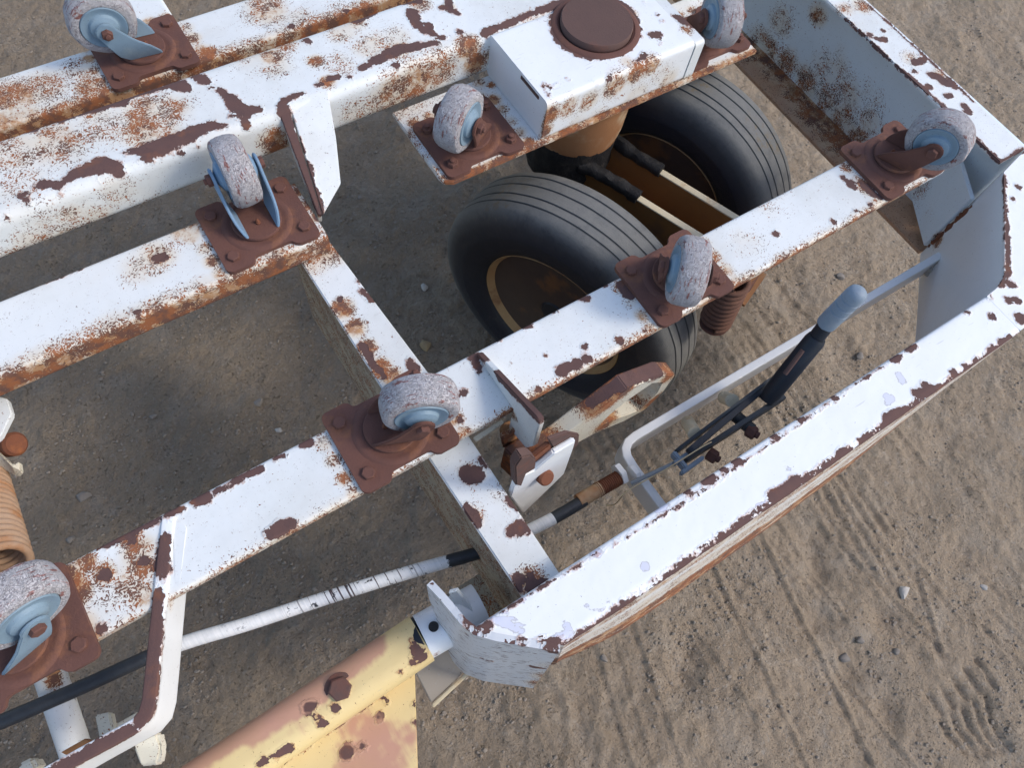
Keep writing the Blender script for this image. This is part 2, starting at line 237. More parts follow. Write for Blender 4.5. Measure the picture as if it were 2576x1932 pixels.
def paint(name, base, base2, chipcol=(.135, .068, .055), chipcol2=(.085, .05, .048), ochre=(.42, .20, .065), freckle=0.0, extra_stain=0.0, dirt=.25, rough=.42, dash=0.0, rim=1.0, under=None):
    m, t, b = newmat(name); g = G(t)
    chip, st = g.attr('chip'), g.m('ADD', g.attr('stain'), extra_stain)
    n1 = g.noise(42, 4, .6); n2 = g.noise(190, 3, .6); n3 = g.noise(9, 3); n4 = g.m('ADD', g.m('MULTIPLY', g.noise(26, 4, .6), .45), g.m('MULTIPLY', g.noise(150, 5, .7), .55))
    fld = g.m('ADD', chip, g.m('ADD', g.m('MULTIPLY', g.m('SUBTRACT', n1, .5), .016), g.m('MULTIPLY', g.m('SUBTRACT', n2, .5), .010)))
    cm = g.ss(fld, .0463, .0469)
    rimm = g.m('MULTIPLY', g.m('MULTIPLY', g.ss(fld, .0435, .0463), g.ss(g.noise(60, 3), .40, .62)), rim*.65)
    col = g.mix(n3, base, base2)
    col = g.mix(g.m('MULTIPLY', g.ss(g.noise(5, 5, .65), .42, .72), dirt), col, (.50, .49, .44))
    col = g.mix(g.m('MULTIPLY', g.ss(g.noise(120, 4, .7), .56, .78), dirt*.8), col, (.42, .42, .40))
    # ochre bleed
    oc = g.m('MULTIPLY', g.ss(g.m('ADD', g.m('MULTIPLY', n4, 1.9), g.m('MULTIPLY', st, .72)), 1.47, 1.83), .85)
    wash = g.m('MULTIPLY', g.ss(g.m('ADD', g.m('MULTIPLY', g.noise(16, 3), .6), g.m('MULTIPLY', st, .8)), .46, 1.10), .62)
    col = g.mix(wash, col, g.mix(g.noise(34, 4, .6), (.66, .58, .42), (.60, .42, .24)))
    col = g.mix(oc, col, g.mix(g.ss(g.noise(48, 4, .65), .38, .64), ochre, (.34, .145, .05)))
    # freckles: little comma shaped flecks whose number follows the stain
    warp = g.n('ShaderNodeVectorMath', operation='MULTIPLY_ADD'); nz = g.n('ShaderNodeTexNoise'); g.put(nz.inputs['Vector'], g.coord()); nz.inputs['Scale'].default_value = 70
    g.put(warp.inputs[0], nz.outputs['Color']); warp.inputs[1].default_value = (.02, .02, .02); g.put(warp.inputs[2], g.coord())
    fl = g.noise(360, 2.0, .55, warp.outputs[0]); fl2 = g.noise(520, 1, .5, warp.outputs[0])
    thr = g.m('SUBTRACT', .745-freckle, g.m('MULTIPLY', g.m('MULTIPLY', st, g.ss(g.noise(30, 4, .6), .30, .56)), .355))
    fm = g.ss(g.m('SUBTRACT', fl, thr), 0.0, .012)
    col = g.mix(fm, col, g.mix(g.ss(n1, .4, .6), (.30, .11, .045), (.14, .07, .05)))
    dots = g.ss(g.m('SUBTRACT', fl2, .775), 0, .01); col = g.mix(dots, col, (.13, .11, .10))
    bl = g.m('ADD', g.attr('blis'), g.m('ADD', g.m('MULTIPLY', g.m('SUBTRACT', n1, .5), .012), g.m('MULTIPLY', g.m('SUBTRACT', n2, .5), .006)))
    bi = g.ss(bl, .0490, .0500); bo = g.m('MULTIPLY', g.ss(bl, .0478, .0492), g.m('SUBTRACT', 1.0, bi))
    col = g.mix(g.m('MULTIPLY', bi, .75), col, (.56, .57, .68)); col = g.mix(g.m('MULTIPLY', bo, .7), col, (.30, .28, .30))
    # scuffs
    sc = g.noise(1.0, 2, .5, g.scale((30, 260, 200))); col = g.mix(g.m('MULTIPLY', g.ss(sc, .70, .74), .35), col, (.35, .33, .31))
    col = g.mix(rimm, col, (.36, .13, .055))
    cc = g.mix(g.noise(55, 4, .6), chipcol, chipcol2); cc = g.mix(g.m('MULTIPLY', g.ss(g.noise(26, 4), .55, .75), .55), cc, (.24, .09, .04))
    col = g.mix(cm, col, cc); allm = cm
    if dash:
        dn = g.noise(1.0, 3, .6, g.scale((45, 45, 330))); dm = g.ss(dn, dash, dash+.01)
        col = g.mix(dm, col, cc); allm = g.m('MAXIMUM', cm, dm)
    g.put(b.inputs['Base Color'], col)
    rust = g.m('MAXIMUM', allm, g.m('MAXIMUM', fm, oc))
    g.put(b.inputs['Roughness'], g.fmix(rust, g.m('ADD', g.m('MULTIPLY', n1, .25), rough-.1), .9))
    lip = g.m('MULTIPLY', g.ss(fld, .0425, .0463), g.m('SUBTRACT', 1.0, allm))
    h = g.m('ADD', g.m('ADD', g.m('MULTIPLY', allm, -1.0), g.m('MULTIPLY', lip, .55)), g.m('ADD', g.m('MULTIPLY', g.m('MULTIPLY', g.noise(420, 3), allm), .35), g.m('ADD', g.m('MULTIPLY', g.noise(28, 2), .9), g.m('MULTIPLY', fm, -.35))))
    g.put(b.inputs['Normal'], g.bump(h, .0014, .9))
    b.inputs['Specular IOR Level'].default_value = .4
    return m
WHT = (.73, .745, .735); WHT2 = (.66, .68, .665)
M = {}
M['white'] = paint('chipped_white_paint', WHT, WHT2, extra_stain=.16, dirt=.46)
M['clean'] = paint('bright_white_paint', (.78, .79, .79), (.74, .755, .755), extra_stain=.03, dirt=.12, rough=.35, freckle=-.03)
M['grey'] = paint('blue_shade_white_paint', (.74, .80, .84), (.66, .73, .77), extra_stain=.10, dirt=.15)  # white paint; the web's bluish skylight shade is put into the colour
M['dashed'] = paint('crazed_grey_paint', (.60, .62, .64), (.50, .52, .54), extra_stain=.0, dirt=.2, dash=.612)
M['cream'] = paint('cream_paint', (.70, .68, .58), (.64, .58, .44), extra_stain=.3)
M['brownflange'] = paint('rusted_flange', (.56, .30, .16), (.42, .23, .14), extra_stain=.4, dirt=.15, ochre=(.2, .09, .04))
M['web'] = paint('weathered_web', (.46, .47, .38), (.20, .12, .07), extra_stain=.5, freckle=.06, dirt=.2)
M['dusty'] = paint('dusty_plate', (.40, .36, .31), (.30, .27, .23), extra_stain=.1, dirt=.6, rough=.8)
def rusty(name, c1, c2, c3, sc=40, bump=.0006, rough=.85):
    m, t, b = newmat(name); g = G(t)
    col = g.mix(g.noise(sc, 4, .6), c1, c2); col = g.mix(g.m('MULTIPLY', g.ss(g.noise(sc*.6, 4, .65), .52, .72), .75), col, c3)
    col = g.mix(g.m('MULTIPLY', g.ss(g.noise(500, 2), .62, .75), .4), col, (.07, .04, .035))
    g.put(b.inputs['Base Color'], col); b.inputs['Roughness'].default_value = rough; b.inputs['Specular IOR Level'].default_value = .3
    g.put(b.inputs['Normal'], g.bump(g.m('ADD', g.noise(300, 4, .7), g.noise(60, 2)), bump)); return m
M['rust'] = rusty('brown_rust', (.160, .070, .050), (.098, .050, .043), (.235, .100, .050), 24, .0008)
M['rustred'] = rusty('orange_rust', (.21, .075, .035), (.14, .055, .035), (.34, .12, .04), 45)
M['primer'] = rusty('dark_primer', (.115, .066, .055), (.09, .055, .048), (.16, .065, .045), 26, .0005)
M['yellow'] = rusty('yellow_steel', (.28, .135, .04), (.20, .09, .03), (.15, .085, .05), 12, .0003, .6)
M['pale'] = rusty('pale_edge_paint', (.62, .56, .42), (.55, .46, .30), (.42, .24, .09), 35, .0003, .6)
M['knuckle'] = rusty('stained_knuckle', (.30, .15, .065), (.40, .29, .15), (.17, .07, .035), 22, .0006, .7)
M['drum'] = rusty('ochre_drum', (.36, .18, .08), (.28, .12, .05), (.55, .46, .30), 14, .0004, .7)
M['grease'] = rusty('black_grease', (.012, .012, .014), (.02, .02, .02), (.045, .04, .035), 60, .002, .6)
M['spring'] = rusty('spring_steel', (.17, .08, .05), (.11, .06, .045), (.26, .13, .08), 30)
M['springpale'] = rusty('painted_spring', (.45, .33, .24), (.36, .2, .1), (.36, .15, .05), 30)
M['zinc'] = rusty('blue_grey_zinc', (.22, .31, .38), (.17, .24, .30), (.27, .34, .37), 30, .0003, .5)
M['zincblue'] = rusty('blue_zinc', (.17, .28, .41), (.19, .28, .37), (.27, .35, .40), 30, .0003, .5)
M['black'] = rusty('black_enamel', (.012, .015, .022), (.018, .02, .026), (.06, .035, .025), 12, .0003, .4)
M['lever'] = rusty('dull_dark_steel', (.035, .042, .05), (.05, .055, .058), (.075, .06, .05), 22, .0004, .5)
M['grip'] = rusty('grey_grip', (.17, .22, .28), (.22, .27, .32), (.26, .29, .31), 25, .0003, .5)
M['oldrim'] = rusty('muddy_rim', (.075, .05, .038), (.045, .034, .03), (.17, .08, .03), 16, .0008)
M['steel'] = rusty('bright_steel', (.30, .33, .35), (.24, .27, .29), (.36, .36, .36), 30, .0002, .35)
M['straw'] = rusty('straw', (.45, .36, .22), (.5, .4, .25), (.38, .28, .16), 30, .0002, .8)

def mk_tread():
    m, t, b = newmat('worn_roller_tread'); g = G(t)
    v1 = g.n('ShaderNodeTexVoronoi', feature='DISTANCE_TO_EDGE')
    wv = g.n('ShaderNodeVectorMath', operation='MULTIPLY_ADD'); nz = g.n('ShaderNodeTexNoise'); nz.inputs['Scale'].default_value = 90; nz.inputs['Detail'].default_value = 4; g.put(nz.inputs['Vector'], g.coord())
    g.put(wv.inputs[0], nz.outputs['Color']); wv.inputs[1].default_value = (.02, .02, .02); g.put(wv.inputs[2], g.coord())
    mp = g.n('ShaderNodeMapping'); g.put(mp.inputs[0], wv.outputs[0]); mp.inputs['Scale'].default_value = (1, 3.4, 1)
    g.put(v1.inputs['Vector'], mp.outputs[0]); v1.inputs['Scale'].default_value = 170
    crack = g.ss(v1.outputs['Distance'], .015, .09)
    col = g.mix(g.noise(260, 4, .7), (.34, .33, .35), (.56, .54, .55))
    col = g.mix(g.m('MULTIPLY', g.ss(g.noise(45, 3), .45, .65), .45), col, (.46, .42, .41))
    col = g.mix(g.m('MULTIPLY', g.m('SUBTRACT', 1.0, crack), g.m('MULTIPLY', g.ss(g.noise(70, 3), .40, .62), .8)), col, (.17, .14, .16))
    red = g.m('MULTIPLY', g.ss(g.noise(30, 6, .72, g.scale((1, 4.5, 1))), .55, .61), .85)
    col = g.mix(red, col, g.mix(g.noise(90), (.18, .05, .05), (.30, .09, .05)))
    g.put(b.inputs['Base Color'], col); b.inputs['Roughness'].default_value = .85; b.inputs['Specular IOR Level'].default_value = .25
    g.put(b.inputs['Normal'], g.bump(g.m('ADD', crack, g.noise(420, 4, .7)), .0012, 1.0)); return m
M['tread'] = mk_tread()
def mk_rubber():
    m, t, b = newmat('dusty_black_rubber'); g = G(t); st = g.attr('stain')
    dust = g.m('MULTIPLY', st, g.ss(g.noise(14, 6, .7), .12, .52)); 
    base = g.mix(g.noise(20, 4), (.010, .012, .020), (.016, .018, .026))
    col = g.mix(dust, base, g.mix(g.noise(60, 4, .7), (.12, .125, .125), (.19, .185, .17)))
    mud = g.m('MULTIPLY', st, g.m('MULTIPLY', g.ss(g.noise(6, 3), .54, .62), g.ss(g.noise(70, 4, .7), .50, .58)))
    col = g.mix(g.m('MULTIPLY', mud, .8), col, (.16, .13, .09))
    spl = g.m('MULTIPLY', g.ss(g.noise(11, 5, .7), .58, .7), g.ss(g.noise(120, 3), .45, .6)); col = g.mix(g.m('MULTIPLY', spl, .35), col, (.08, .075, .06))
    g.put(b.inputs['Base Color'], col); g.put(b.inputs['Roughness'], g.fmix(dust, .42, .85)); b.inputs['Specular IOR Level'].default_value = .35
    g.put(b.inputs['Normal'], g.bump(g.m('ADD', g.noise(260, 4, .7), g.noise(40, 3)), .0007)); return m
M['rubber'] = mk_rubber()
def mk_hose():
    m, t, b = newmat('peeling_white_hose'); g = G(t); xyz = g.n('ShaderNodeSeparateXYZ'); g.put(xyz.inputs[0], g.coord())
    X = xyz.outputs[0]
    n = g.noise(90, 4, .7); wob = g.m('ADD', X, g.m('MULTIPLY', g.m('SUBTRACT', n, .5), .04))
    wh = g.m('MULTIPLY', g.ss(wob, -.262, -.26), g.m('SUBTRACT', 1.0, g.m('MULTIPLY', g.ss(wob, .135, .137), g.m('SUBTRACT', 1.0, g.m('MULTIPLY', g.ss(wob, .24, .242), g.m('SUBTRACT', 1.0, g.ss(X, .322, .323)))))))
    rings = g.noise(1.0, 2, .5, g.scale((240, 6, 6)))
    peel = g.m('MULTIPLY', g.ss(rings, .60, .63), g.ss(g.m('ABSOLUTE', g.m('SUBTRACT', X, .0)), .13, .05))
    col = g.mix(g.ss(g.noise(1.0, 3, .5, g.scale((400, 8, 8))), .3, .7), (.70, .71, .70), (.80, .80, .78))
    col = g.mix(peel, col, g.mix(g.noise(30), (.10, .05, .045), (.05, .06, .07)))
    fk = g.m('MULTIPLY', g.ss(g.noise(75, 5, .7), .60, .63), g.ss(g.m('ABSOLUTE', g.m('SUBTRACT', X, .02)), .26, .12)); col = g.mix(fk, col, (.035, .035, .04))
    col = g.mix(wh, g.mix(g.noise(60), (.014, .017, .024), (.04, .045, .05)), col)
    g.put(b.inputs['Base Color'], col); b.inputs['Roughness'].default_value = .5
    g.put(b.inputs['Normal'], g.bump(g.m('ADD', rings, g.noise(1, 2, .5, g.scale((500, 8, 8)))), .0005)); return m
M['hose'] = mk_hose()
def mk_drawbar():
    m = paint('faded_yellow_drawbar', (.72, .58, .29), (.66, .48, .22), extra_stain=.12, dirt=.0, rough=.5)
    t = m.node_tree; g = G(t); b = [n for n in t.nodes if n.type == 'BSDF_PRINCIPLED'][0]
    src = b.inputs['Base Color'].links[0].from_socket
    strk = g.noise(1.0, 4, .7, g.scale((6, 6, 6))); fine = g.noise(1.0, 3, .6, g.scale((150, 20, 20)))
    pink = g.ss(g.m('ADD', g.m('ADD', strk, g.m('MULTIPLY', fine, .10)), g.m('MULTIPLY', g.attr('pink'), .32)), .64, .78)
    keep = g.ss(g.attr('chip'), .047, .05)
    pc = g.mix(g.noise(9, 3), (.50, .26, .20), (.48, .28, .15))
    g.put(b.inputs['Base Color'], g.mix(g.m('MULTIPLY', pink, g.m('SUBTRACT', 1.0, keep)), src, pc)); return m
M['drawbar'] = mk_drawbar()

def mk_ground():
    m, t, b = newmat('trodden_dirt'); g = G(t)
    col = g.mix(g.noise(3, 5, .6), (.335, .258, .180), (.295, .235, .170))
    col = g.mix(g.m('MULTIPLY', g.ss(g.noise(11, 5, .65), .45, .7), .6), col, (.375, .315, .245))
    col = g.mix(g.m('MULTIPLY', g.ss(g.noise(19, 4, .6), .55, .75), .5), col, (.29, .215, .140))
    col = g.mix(g.m('MULTIPLY', g.ss(g.noise(230, 4, .75), .5, .75), .45), col, (.17, .145, .12))
    col = g.mix(g.m('MULTIPLY', g.ss(g.noise(340, 2, .6), .66, .72), .6), col, (.34, .32, .29))
    pits = g.m('MULTIPLY', g.ss(g.noise(150, 3, .65), .60, .68), g.ss(g.noise(17, 4, .6), .40, .62)); col = g.mix(g.m('MULTIPLY', pits, .5), col, (.085, .068, .05))
    col = g.mix(g.m('MULTIPLY', g.ss(g.noise(95, 4, .7), .56, .66), .45), col, (.40, .355, .30))
    dark_soil = g.m('MULTIPLY', g.attr('dark_soil'), g.m('ADD', .72, g.m('MULTIPLY', g.noise(2.2, 4), .5)), clamp=True)
    dark_mul = g.n('ShaderNodeMix', data_type='RGBA', blend_type='MULTIPLY'); g.put(dark_mul.inputs[0], dark_soil); g.put(dark_mul.inputs[6], col); dark_mul.inputs[7].default_value = (.74, .75, .77, 1)  # multiplies the masked soil to a darker tone
    g.put(b.inputs['Base Color'], dark_mul.outputs[2]); b.inputs['Roughness'].default_value = .95; b.inputs['Specular IOR Level'].default_value = .15
    h = g.m('ADD', g.noise(150, 6, .75), g.m('ADD', g.m('MULTIPLY', g.noise(45, 5, .65), 1.6), g.m('MULTIPLY', g.ss(g.noise(260, 3, .6), .6, .75), .8)))
    g.put(b.inputs['Normal'], g.bump(g.m('ADD', h, g.m('MULTIPLY', pits, -1.2)), .0055, 1.0)); return m
M['dirt'] = mk_ground()
def stonemat(name, c1, c2):
    m, t, b = newmat(name); g = G(t); g.put(b.inputs['Base Color'], g.mix(g.noise(120, 4), c1, c2)); b.inputs['Roughness'].default_value = .9
    g.put(b.inputs['Normal'], g.bump(g.noise(300, 4, .7), .0006)); return m
M['stone'] = stonemat('grey_stone', (.24, .21, .18), (.16, .14, .12)); M['stoney'] = stonemat('ochre_stone', (.33, .24, .13), (.20, .15, .09)); M['stonew'] = stonemat('pale_stone', (.45, .42, .38), (.33, .30, .27))

# ------------------------------------------------------------------ mesh helpers
def link(name, me, mat, parent=None, label=None, smooth=True, worn=False):
    o = bpy.data.objects.new(name, me); COL.objects.link(o)
    me.materials.clear(); me.materials.append(mat)
    if smooth: me.polygons.foreach_set('use_smooth', [True]*len(me.polygons)); me.set_sharp_from_angle(angle=math.radians(38))
    if worn: wear(me)
    if parent is not None: o.parent = parent; o.matrix_parent_inverse = parent_inv(parent)
    if label: o['label'] = label
    me.name = name; return o
INV = {}
def parent_inv(p):
    return INV.get(p.name, Matrix.Identity(4))
def frombm(bm):
    bmesh.ops.recalc_face_normals(bm, faces=bm.faces); me = bpy.data.meshes.new('m'); bm.to_mesh(me); bm.free(); return me
def join(mes):
    vs, fs, o = [], [], 0
    for me in mes:
        vs += [tuple(v.co) for v in me.vertices]; fs += [tuple(i+o for i in p.vertices) for p in me.polygons]; o += len(me.vertices)
    r = bpy.data.meshes.new('m'); r.from_pydata(vs, [], fs); return r
def refine(bm, L):
    for _ in range(9):
        es = [e for e in bm.edges if e.calc_length() > L]
        if not es: break
        bmesh.ops.subdivide_edges(bm, edges=es, cuts=1)
        bmesh.ops.triangulate(bm, faces=[f for f in bm.faces if len(f.verts) > 4])
def rprofile(w0, w1, z0, z1, r, step, n=3):
    """closed rounded-rectangle loop in (offset,z), subdivided"""
    pts = []
    for cx, cz, a0 in ((w1-r, z1-r, 0), (w0+r, z1-r, 90), (w0+r, z0+r, 180), (w1-r, z0+r, 270)):
        for k in range(n+1):
            a = math.radians(a0+90*k/n); pts.append((cx+r*math.cos(a), cz+r*math.sin(a)))
    out = []
    for a, b in zip(pts, pts[1:]+pts[:1]):
        L = math.dist(a, b); k = max(1, int(round(L/step)))
        for i in range(k): out.append((a[0]+(b[0]-a[0])*i/k, a[1]+(b[1]-a[1])*i/k))
    return out
def sweep(path, prof, step=None, cap=True, side_hint=None):
    """sweep (offset,z) profile along plan path of (x,y,z); offset is to the left of travel, mitred"""
    pts = [np.array(p, float) for p in path]
    if step:
        q = []
        for a, b in zip(pts[:-1], pts[1:]):
            k = max(1, int(np.linalg.norm(b-a)/step))
            q += [a+(b-a)*i/k for i in range(k)]
        pts = q+[pts[-1]]
    n = len(pts); K = len(prof); V = np.empty((n, K, 3)); pr = np.array(prof)
    for i, p in enumerate(pts):
        t0 = pts[i]-pts[i-1] if i else pts[1]-pts[0]; t1 = pts[i+1]-pts[i] if i < n-1 else t0
        t0 = t0[:2]/np.linalg.norm(t0[:2]); t1 = t1[:2]/np.linalg.norm(t1[:2])
        t = t0+t1; t /= np.linalg.norm(t); nn = np.array([-t[1], t[0]])/max(.35, float(t@t1))
        V[i, :, 0] = p[0]+nn[0]*pr[:, 0]; V[i, :, 1] = p[1]+nn[1]*pr[:, 0]; V[i, :, 2] = p[2]+pr[:, 1]
    V = V.reshape(-1, 3); i = np.arange(n-1)[:, None]*K; j = np.arange(K)[None, :]; j2 = (j+1) % K
    F = np.stack([i+j, i+j2, i+K+j2, i+K+j], -1).reshape(-1, 4)
    faces = [tuple(f) for f in F]
    if cap: faces += [tuple(range(K))[::-1], tuple((n-1)*K+k for k in range(K))]
    me = bpy.data.meshes.new('m'); me.from_pydata([tuple(v) for v in V], [], faces)
    bm = bmesh.new(); bm.from_mesh(me); return frombm(bm)
def beam(a, b, w0, w1, dt, db, r=.006, step=.006):
    return sweep([(a[0], a[1], 0), (b[0], b[1], 0)], rprofile(w0, w1, H-db, H-dt, r, step), step)
def tube(path, rad, seg=16, cap=True, sub=1):
    pts = [Vector(p) for p in path]; rs = rad if isinstance(rad, (list, tuple)) else [rad]*len(pts)
    bm = bmesh.new(); rings = []; up = None
    for i, p in enumerate(pts):
        t = (pts[min(i+1, len(pts)-1)]-pts[max(i-1, 0)]).normalized()
        if up is None: up = t.orthogonal().normalized()
        up = (up-t*up.dot(t)).normalized(); s = t.cross(up)
        rings.append([bm.verts.new(p+(up*math.cos(2*math.pi*k/seg)+s*math.sin(2*math.pi*k/seg))*rs[i]) for k in range(seg)])
    for a, b in zip(rings[:-1], rings[1:]):
        for k in range(seg): bm.faces.new((a[k], a[(k+1) % seg], b[(k+1) % seg], b[k]))
    if cap: bm.faces.new(rings[0][::-1]); bm.faces.new(rings[-1])
    return frombm(bm)
def dense(path, step):
    out = []
    for a, b in zip(path[:-1], path[1:]):
        k = max(1, int(math.dist(a, b)/step)); out += [tuple(a[j]+(b[j]-a[j])*i/k for j in range(3)) for i in range(k)]
    return out+[path[-1]]
def spline(path, n=8):
    out = []; P_ = [Vector(p) for p in path]; P_ = [P_[0]*2-P_[1]]+P_+[P_[-1]*2-P_[-2]]
    for i in range(1, len(P_)-2):
        for k in range(n):
            t = k/n; a, b, c, d = P_[i-1:i+3]
            out.append(.5*((2*b)+(c-a)*t+(2*a-5*b+4*c-d)*t*t+(3*b-a-3*c+d)*t**3))
    return out+[P_[-2]]
def lathe(prof, axis, centre, seg=32, closed=False):
    """prof: (radius, along-axis) points"""
    ax = Vector(axis).normalized(); u = ax.orthogonal().normalized(); v = ax.cross(u); c = Vector(centre)
    bm = bmesh.new(); rings = [[bm.verts.new(c+ax*h+(u*math.cos(2*math.pi*k/seg)+v*math.sin(2*math.pi*k/seg))*r) for k in range(seg)] for r, h in prof]
    prs = list(zip(rings, rings[1:]+rings[:1])) if closed else list(zip(rings[:-1], rings[1:]))
    for a, b in prs:
        for k in range(seg): bm.faces.new((a[k], a[(k+1) % seg], b[(k+1) % seg], b[k]))
    if not closed: bm.faces.new(rings[0][::-1]); bm.faces.new(rings[-1])
    return frombm(bm)
def slab(pts, nrm, th, bev=.0012, L=None):
    """flat plate from 3-D outline, given thickness along -nrm"""
    bm = bmesh.new(); nv = Vector(nrm).normalized(); vs = [bm.verts.new(p) for p in pts]; f = bm.faces.new(vs)
    r = bmesh.ops.extrude_face_region(bm, geom=[f]); 
    for e in r['geom']:
        if isinstance(e, bmesh.types.BMVert): e.co -= nv*th
    bmesh.ops.recalc_face_normals(bm, faces=bm.faces)
    if bev: bmesh.ops.bevel(bm, geom=[e for e in bm.edges if e.calc_face_angle(0) > .5], offset=bev, segments=2, affect='EDGES', clamp_overlap=True)
    if L: bmesh.ops.triangulate(bm, faces=[f for f in bm.faces if len(f.verts) > 4]); refine(bm, L)
    return frombm(bm)
def box(c, sx, sy, sz, bev=.002, rot=0.0):
    bm = bmesh.new(); bmesh.ops.create_cube(bm, size=1); 
    bmesh.ops.scale(bm, vec=(sx, sy, sz), verts=bm.verts)
    if bev: bmesh.ops.bevel(bm, geom=list(bm.edges), offset=bev, segments=2, affect='EDGES', clamp_overlap=True)
    bmesh.ops.rotate(bm, matrix=Matrix.Rotation(rot, 3, 'Z'), verts=bm.verts); bmesh.ops.translate(bm, vec=c, verts=bm.verts)
    return frombm(bm)
def hexhead(c, axis, r, h, washer=False, stud=0.0):
    ax = Vector(axis).normalized(); mes = []
    m = lathe([(r*.9, 0), (r, .0004), (r, h*.85), (r*.86, h)], ax, c, 6); mes.append(m)
    if washer: mes.append(lathe([(r*1.3, -.001), (r*1.35, .0006), (r*1.2, .0018)], ax, c, 20))
    if stud: mes.append(lathe([(r*.5, h), (r*.5, h+stud*.9), (r*.4, h+stud)], ax, c, 12))
    return join(mes)
def coil(path_a, path_b, R, r, turns, seg=14, per=22):
    a, b = Vector(path_a), Vector(path_b); ax = (b-a).normalized(); u = ax.orthogonal().normalized(); v = ax.cross(u); n = int(turns*per)
    return tube([a+(b-a)*(i/n)+(u*math.cos(2*math.pi*i/per)+v*math.sin(2*math.pi*i/per))*R for i in range(n+1)], r, seg)

def thing(name, label, cat, loc, group=None):
    o = bpy.data.objects.new(name, None); COL.objects.link(o); o.location = loc; o['label'] = label; o['category'] = cat
    if group: o['group'] = group
    INV[o.name] = Matrix.Translation(loc).inverted(); return o
D = thing('cargo_dolly', 'rusty white roller deck dolly with caster wheels bolted to its steel rails', 'cargo dolly', (.62, .45, 0))
def part(name, me, mat, label=None, worn=True, parent=None, smooth=True):
    if parent is None: return link(name, me, M[mat], D, label, smooth, worn)
    return link(name, me, M[mat], parent, label, smooth, worn)

# ------------------------------------------------------------------ FRAME
# deck rails
part('deck_rail', beam((-.298, .3635), (1.272, .3635), -.0535, .0535, 1.0, 1.02, .005, .0055), 'white', 'middle rail carrying four casters')
part('deck_rail', beam((-.95, .3635), (-.3005, .3635), -.0535, .0535, 1.004, 1.024, .005, .008), 'white')
part('deck_rail', beam((-.75, .7735), (.217, .7735), -.0615, .0615, 1.0, 1.045, .006, .0055), 'white', 'wide rail with ochre rust along its side')
part('deck_rail', beam((-.5, 1.2095), (1.44, 1.2095), -.0565, .0565, 1.0, 1.045, .006, .006), 'white', 'far rail speckled with orange rust')
part('spine_beam', sweep([(-.9, .9735, 0), (1.44, .9735, 0)], rprofile(-.0735, .0735, H-1.003, H-.920, .017, .006, 5), .006), 'white', 'thick central beam with large dark paint chips')
# outer rail, bowed side, then mitred corner piece
def outer():
    prof = rprofile(-.0385, .0385, H-1.27, H-1.0, .005, .0055)
    me = sweep([(.127, .0385, 0), (1.12, .0385, 0)], prof, .0055)
    co = np.empty(len(me.vertices)*3); me.vertices.foreach_get('co', co); co = co.reshape(-1, 3)
    dz = np.clip((H-1.0-co[:, 2])/.24, 0, 1); fx = np.clip((1.02-co[:, 0])/.5, 0, 1); out = co[:, 1] < .02
    dz2 = np.where(dz > .008, .16+.84*dz, 0); bow = np.interp(co[:, 0], [.15, .21, .33, .44, .64, .84, 1.12], [.020, .026, .036, .037, .035, .028, .010])
    co[:, 1] -= np.where(out, bow*dz2, 0)
    # end cut slants with the end plate
    xe = np.clip((.30-co[:, 0])/.173, 0, 1); tgt = .1865-(co[:, 1]-.0)*(.078/.067)
    co[:, 0] = np.where(co[:, 0] < .30, .30-(.30-np.clip(tgt, .10, .21))*xe, co[:, 0])
    me.vertices.foreach_set('co', co.ravel()); return me
part('outer_rail', outer(), 'clean', 'wide outer rail, bright white with chipped edges')
cin = [(1.1205, .0766), (1.146, .078), (1.165, .082), (1.183, .090), (1.248, .145), (1.366, .249)]
cou = [(1.1205, .0), (1.16, .001), (1.20, .006), (1.235, .019), (1.30, .075), (1.4475, .2655)]
def corner():
    bm = bmesh.new(); zt, zb = H-1.0, H-1.265; n = len(cin)
    top = [(bm.verts.new((*a, zt)), bm.verts.new((*b, zt))) for a, b in zip(cin, cou)]; bot = [(bm.verts.new((*a, zb)), bm.verts.new((*b, zb))) for a, b in zip(cin, cou)]
    for i in range(n-1):
        bm.faces.new((top[i][0], top[i+1][0], top[i+1][1], top[i][1])); bm.faces.new((bot[i][0], bot[i+1][0], bot[i+1][1], bot[i][1]))
        bm.faces.new((top[i][0], top[i+1][0], bot[i+1][0], bot[i][0])); bm.faces.new((top[i][1], top[i+1][1], bot[i+1][1], bot[i][1]))
    bm.faces.new((top[0][0], top[0][1], bot[0][1], bot[0][0])); bm.faces.new((top[-1][0], top[-1][1], bot[-1][1], bot[-1][0]))
    bmesh.ops.recalc_face_normals(bm, faces=bm.faces); refine(bm, .010); return frombm(bm)
part('corner_rail', corner(), 'clean', 'slanted corner section with a pale blue grey inner face')
# end channel: top flange, web, bottom flange
part('end_channel', slab([(1.378, .268, H-1.0), (1.455, .268, H-1.0), (1.455, 2.2, H-1.0), (1.378, 2.2, H-1.0)], (0, 0, 1), .009, .002, .009), 'white', 'chipped top flange of the end channel')
web = part('channel_web', slab([(1.4545, .262, H-1.003), (1.4545, 2.2, H-1.003), (1.4545, 2.2, H-1.268), (1.4545, .262, H-1.268)], (-1, 0, 0), .009, .001, .012), 'grey', 'end channel web, white with blue shade tinted in, and rust blotches')
part('channel_flange', slab([(1.367, .252, H-1.262), (1.462, .252, H-1.262), (1.462, 2.2, H-1.262), (1.367, 2.2, H-1.262)], (0, 0, 1), .009, .001, .014), 'brownflange', 'brown rusted bottom flange')
part('web_slot', slab([(1.4523, 1.00, H-1.05), (1.4523, 1.13, H-1.05), (1.4523, 1.15, H-1.09), (1.4523, 1.02, H-1.10), (1.4523, .99, H-1.075)], (-1, 0, 0), .006, .002), 'primer')
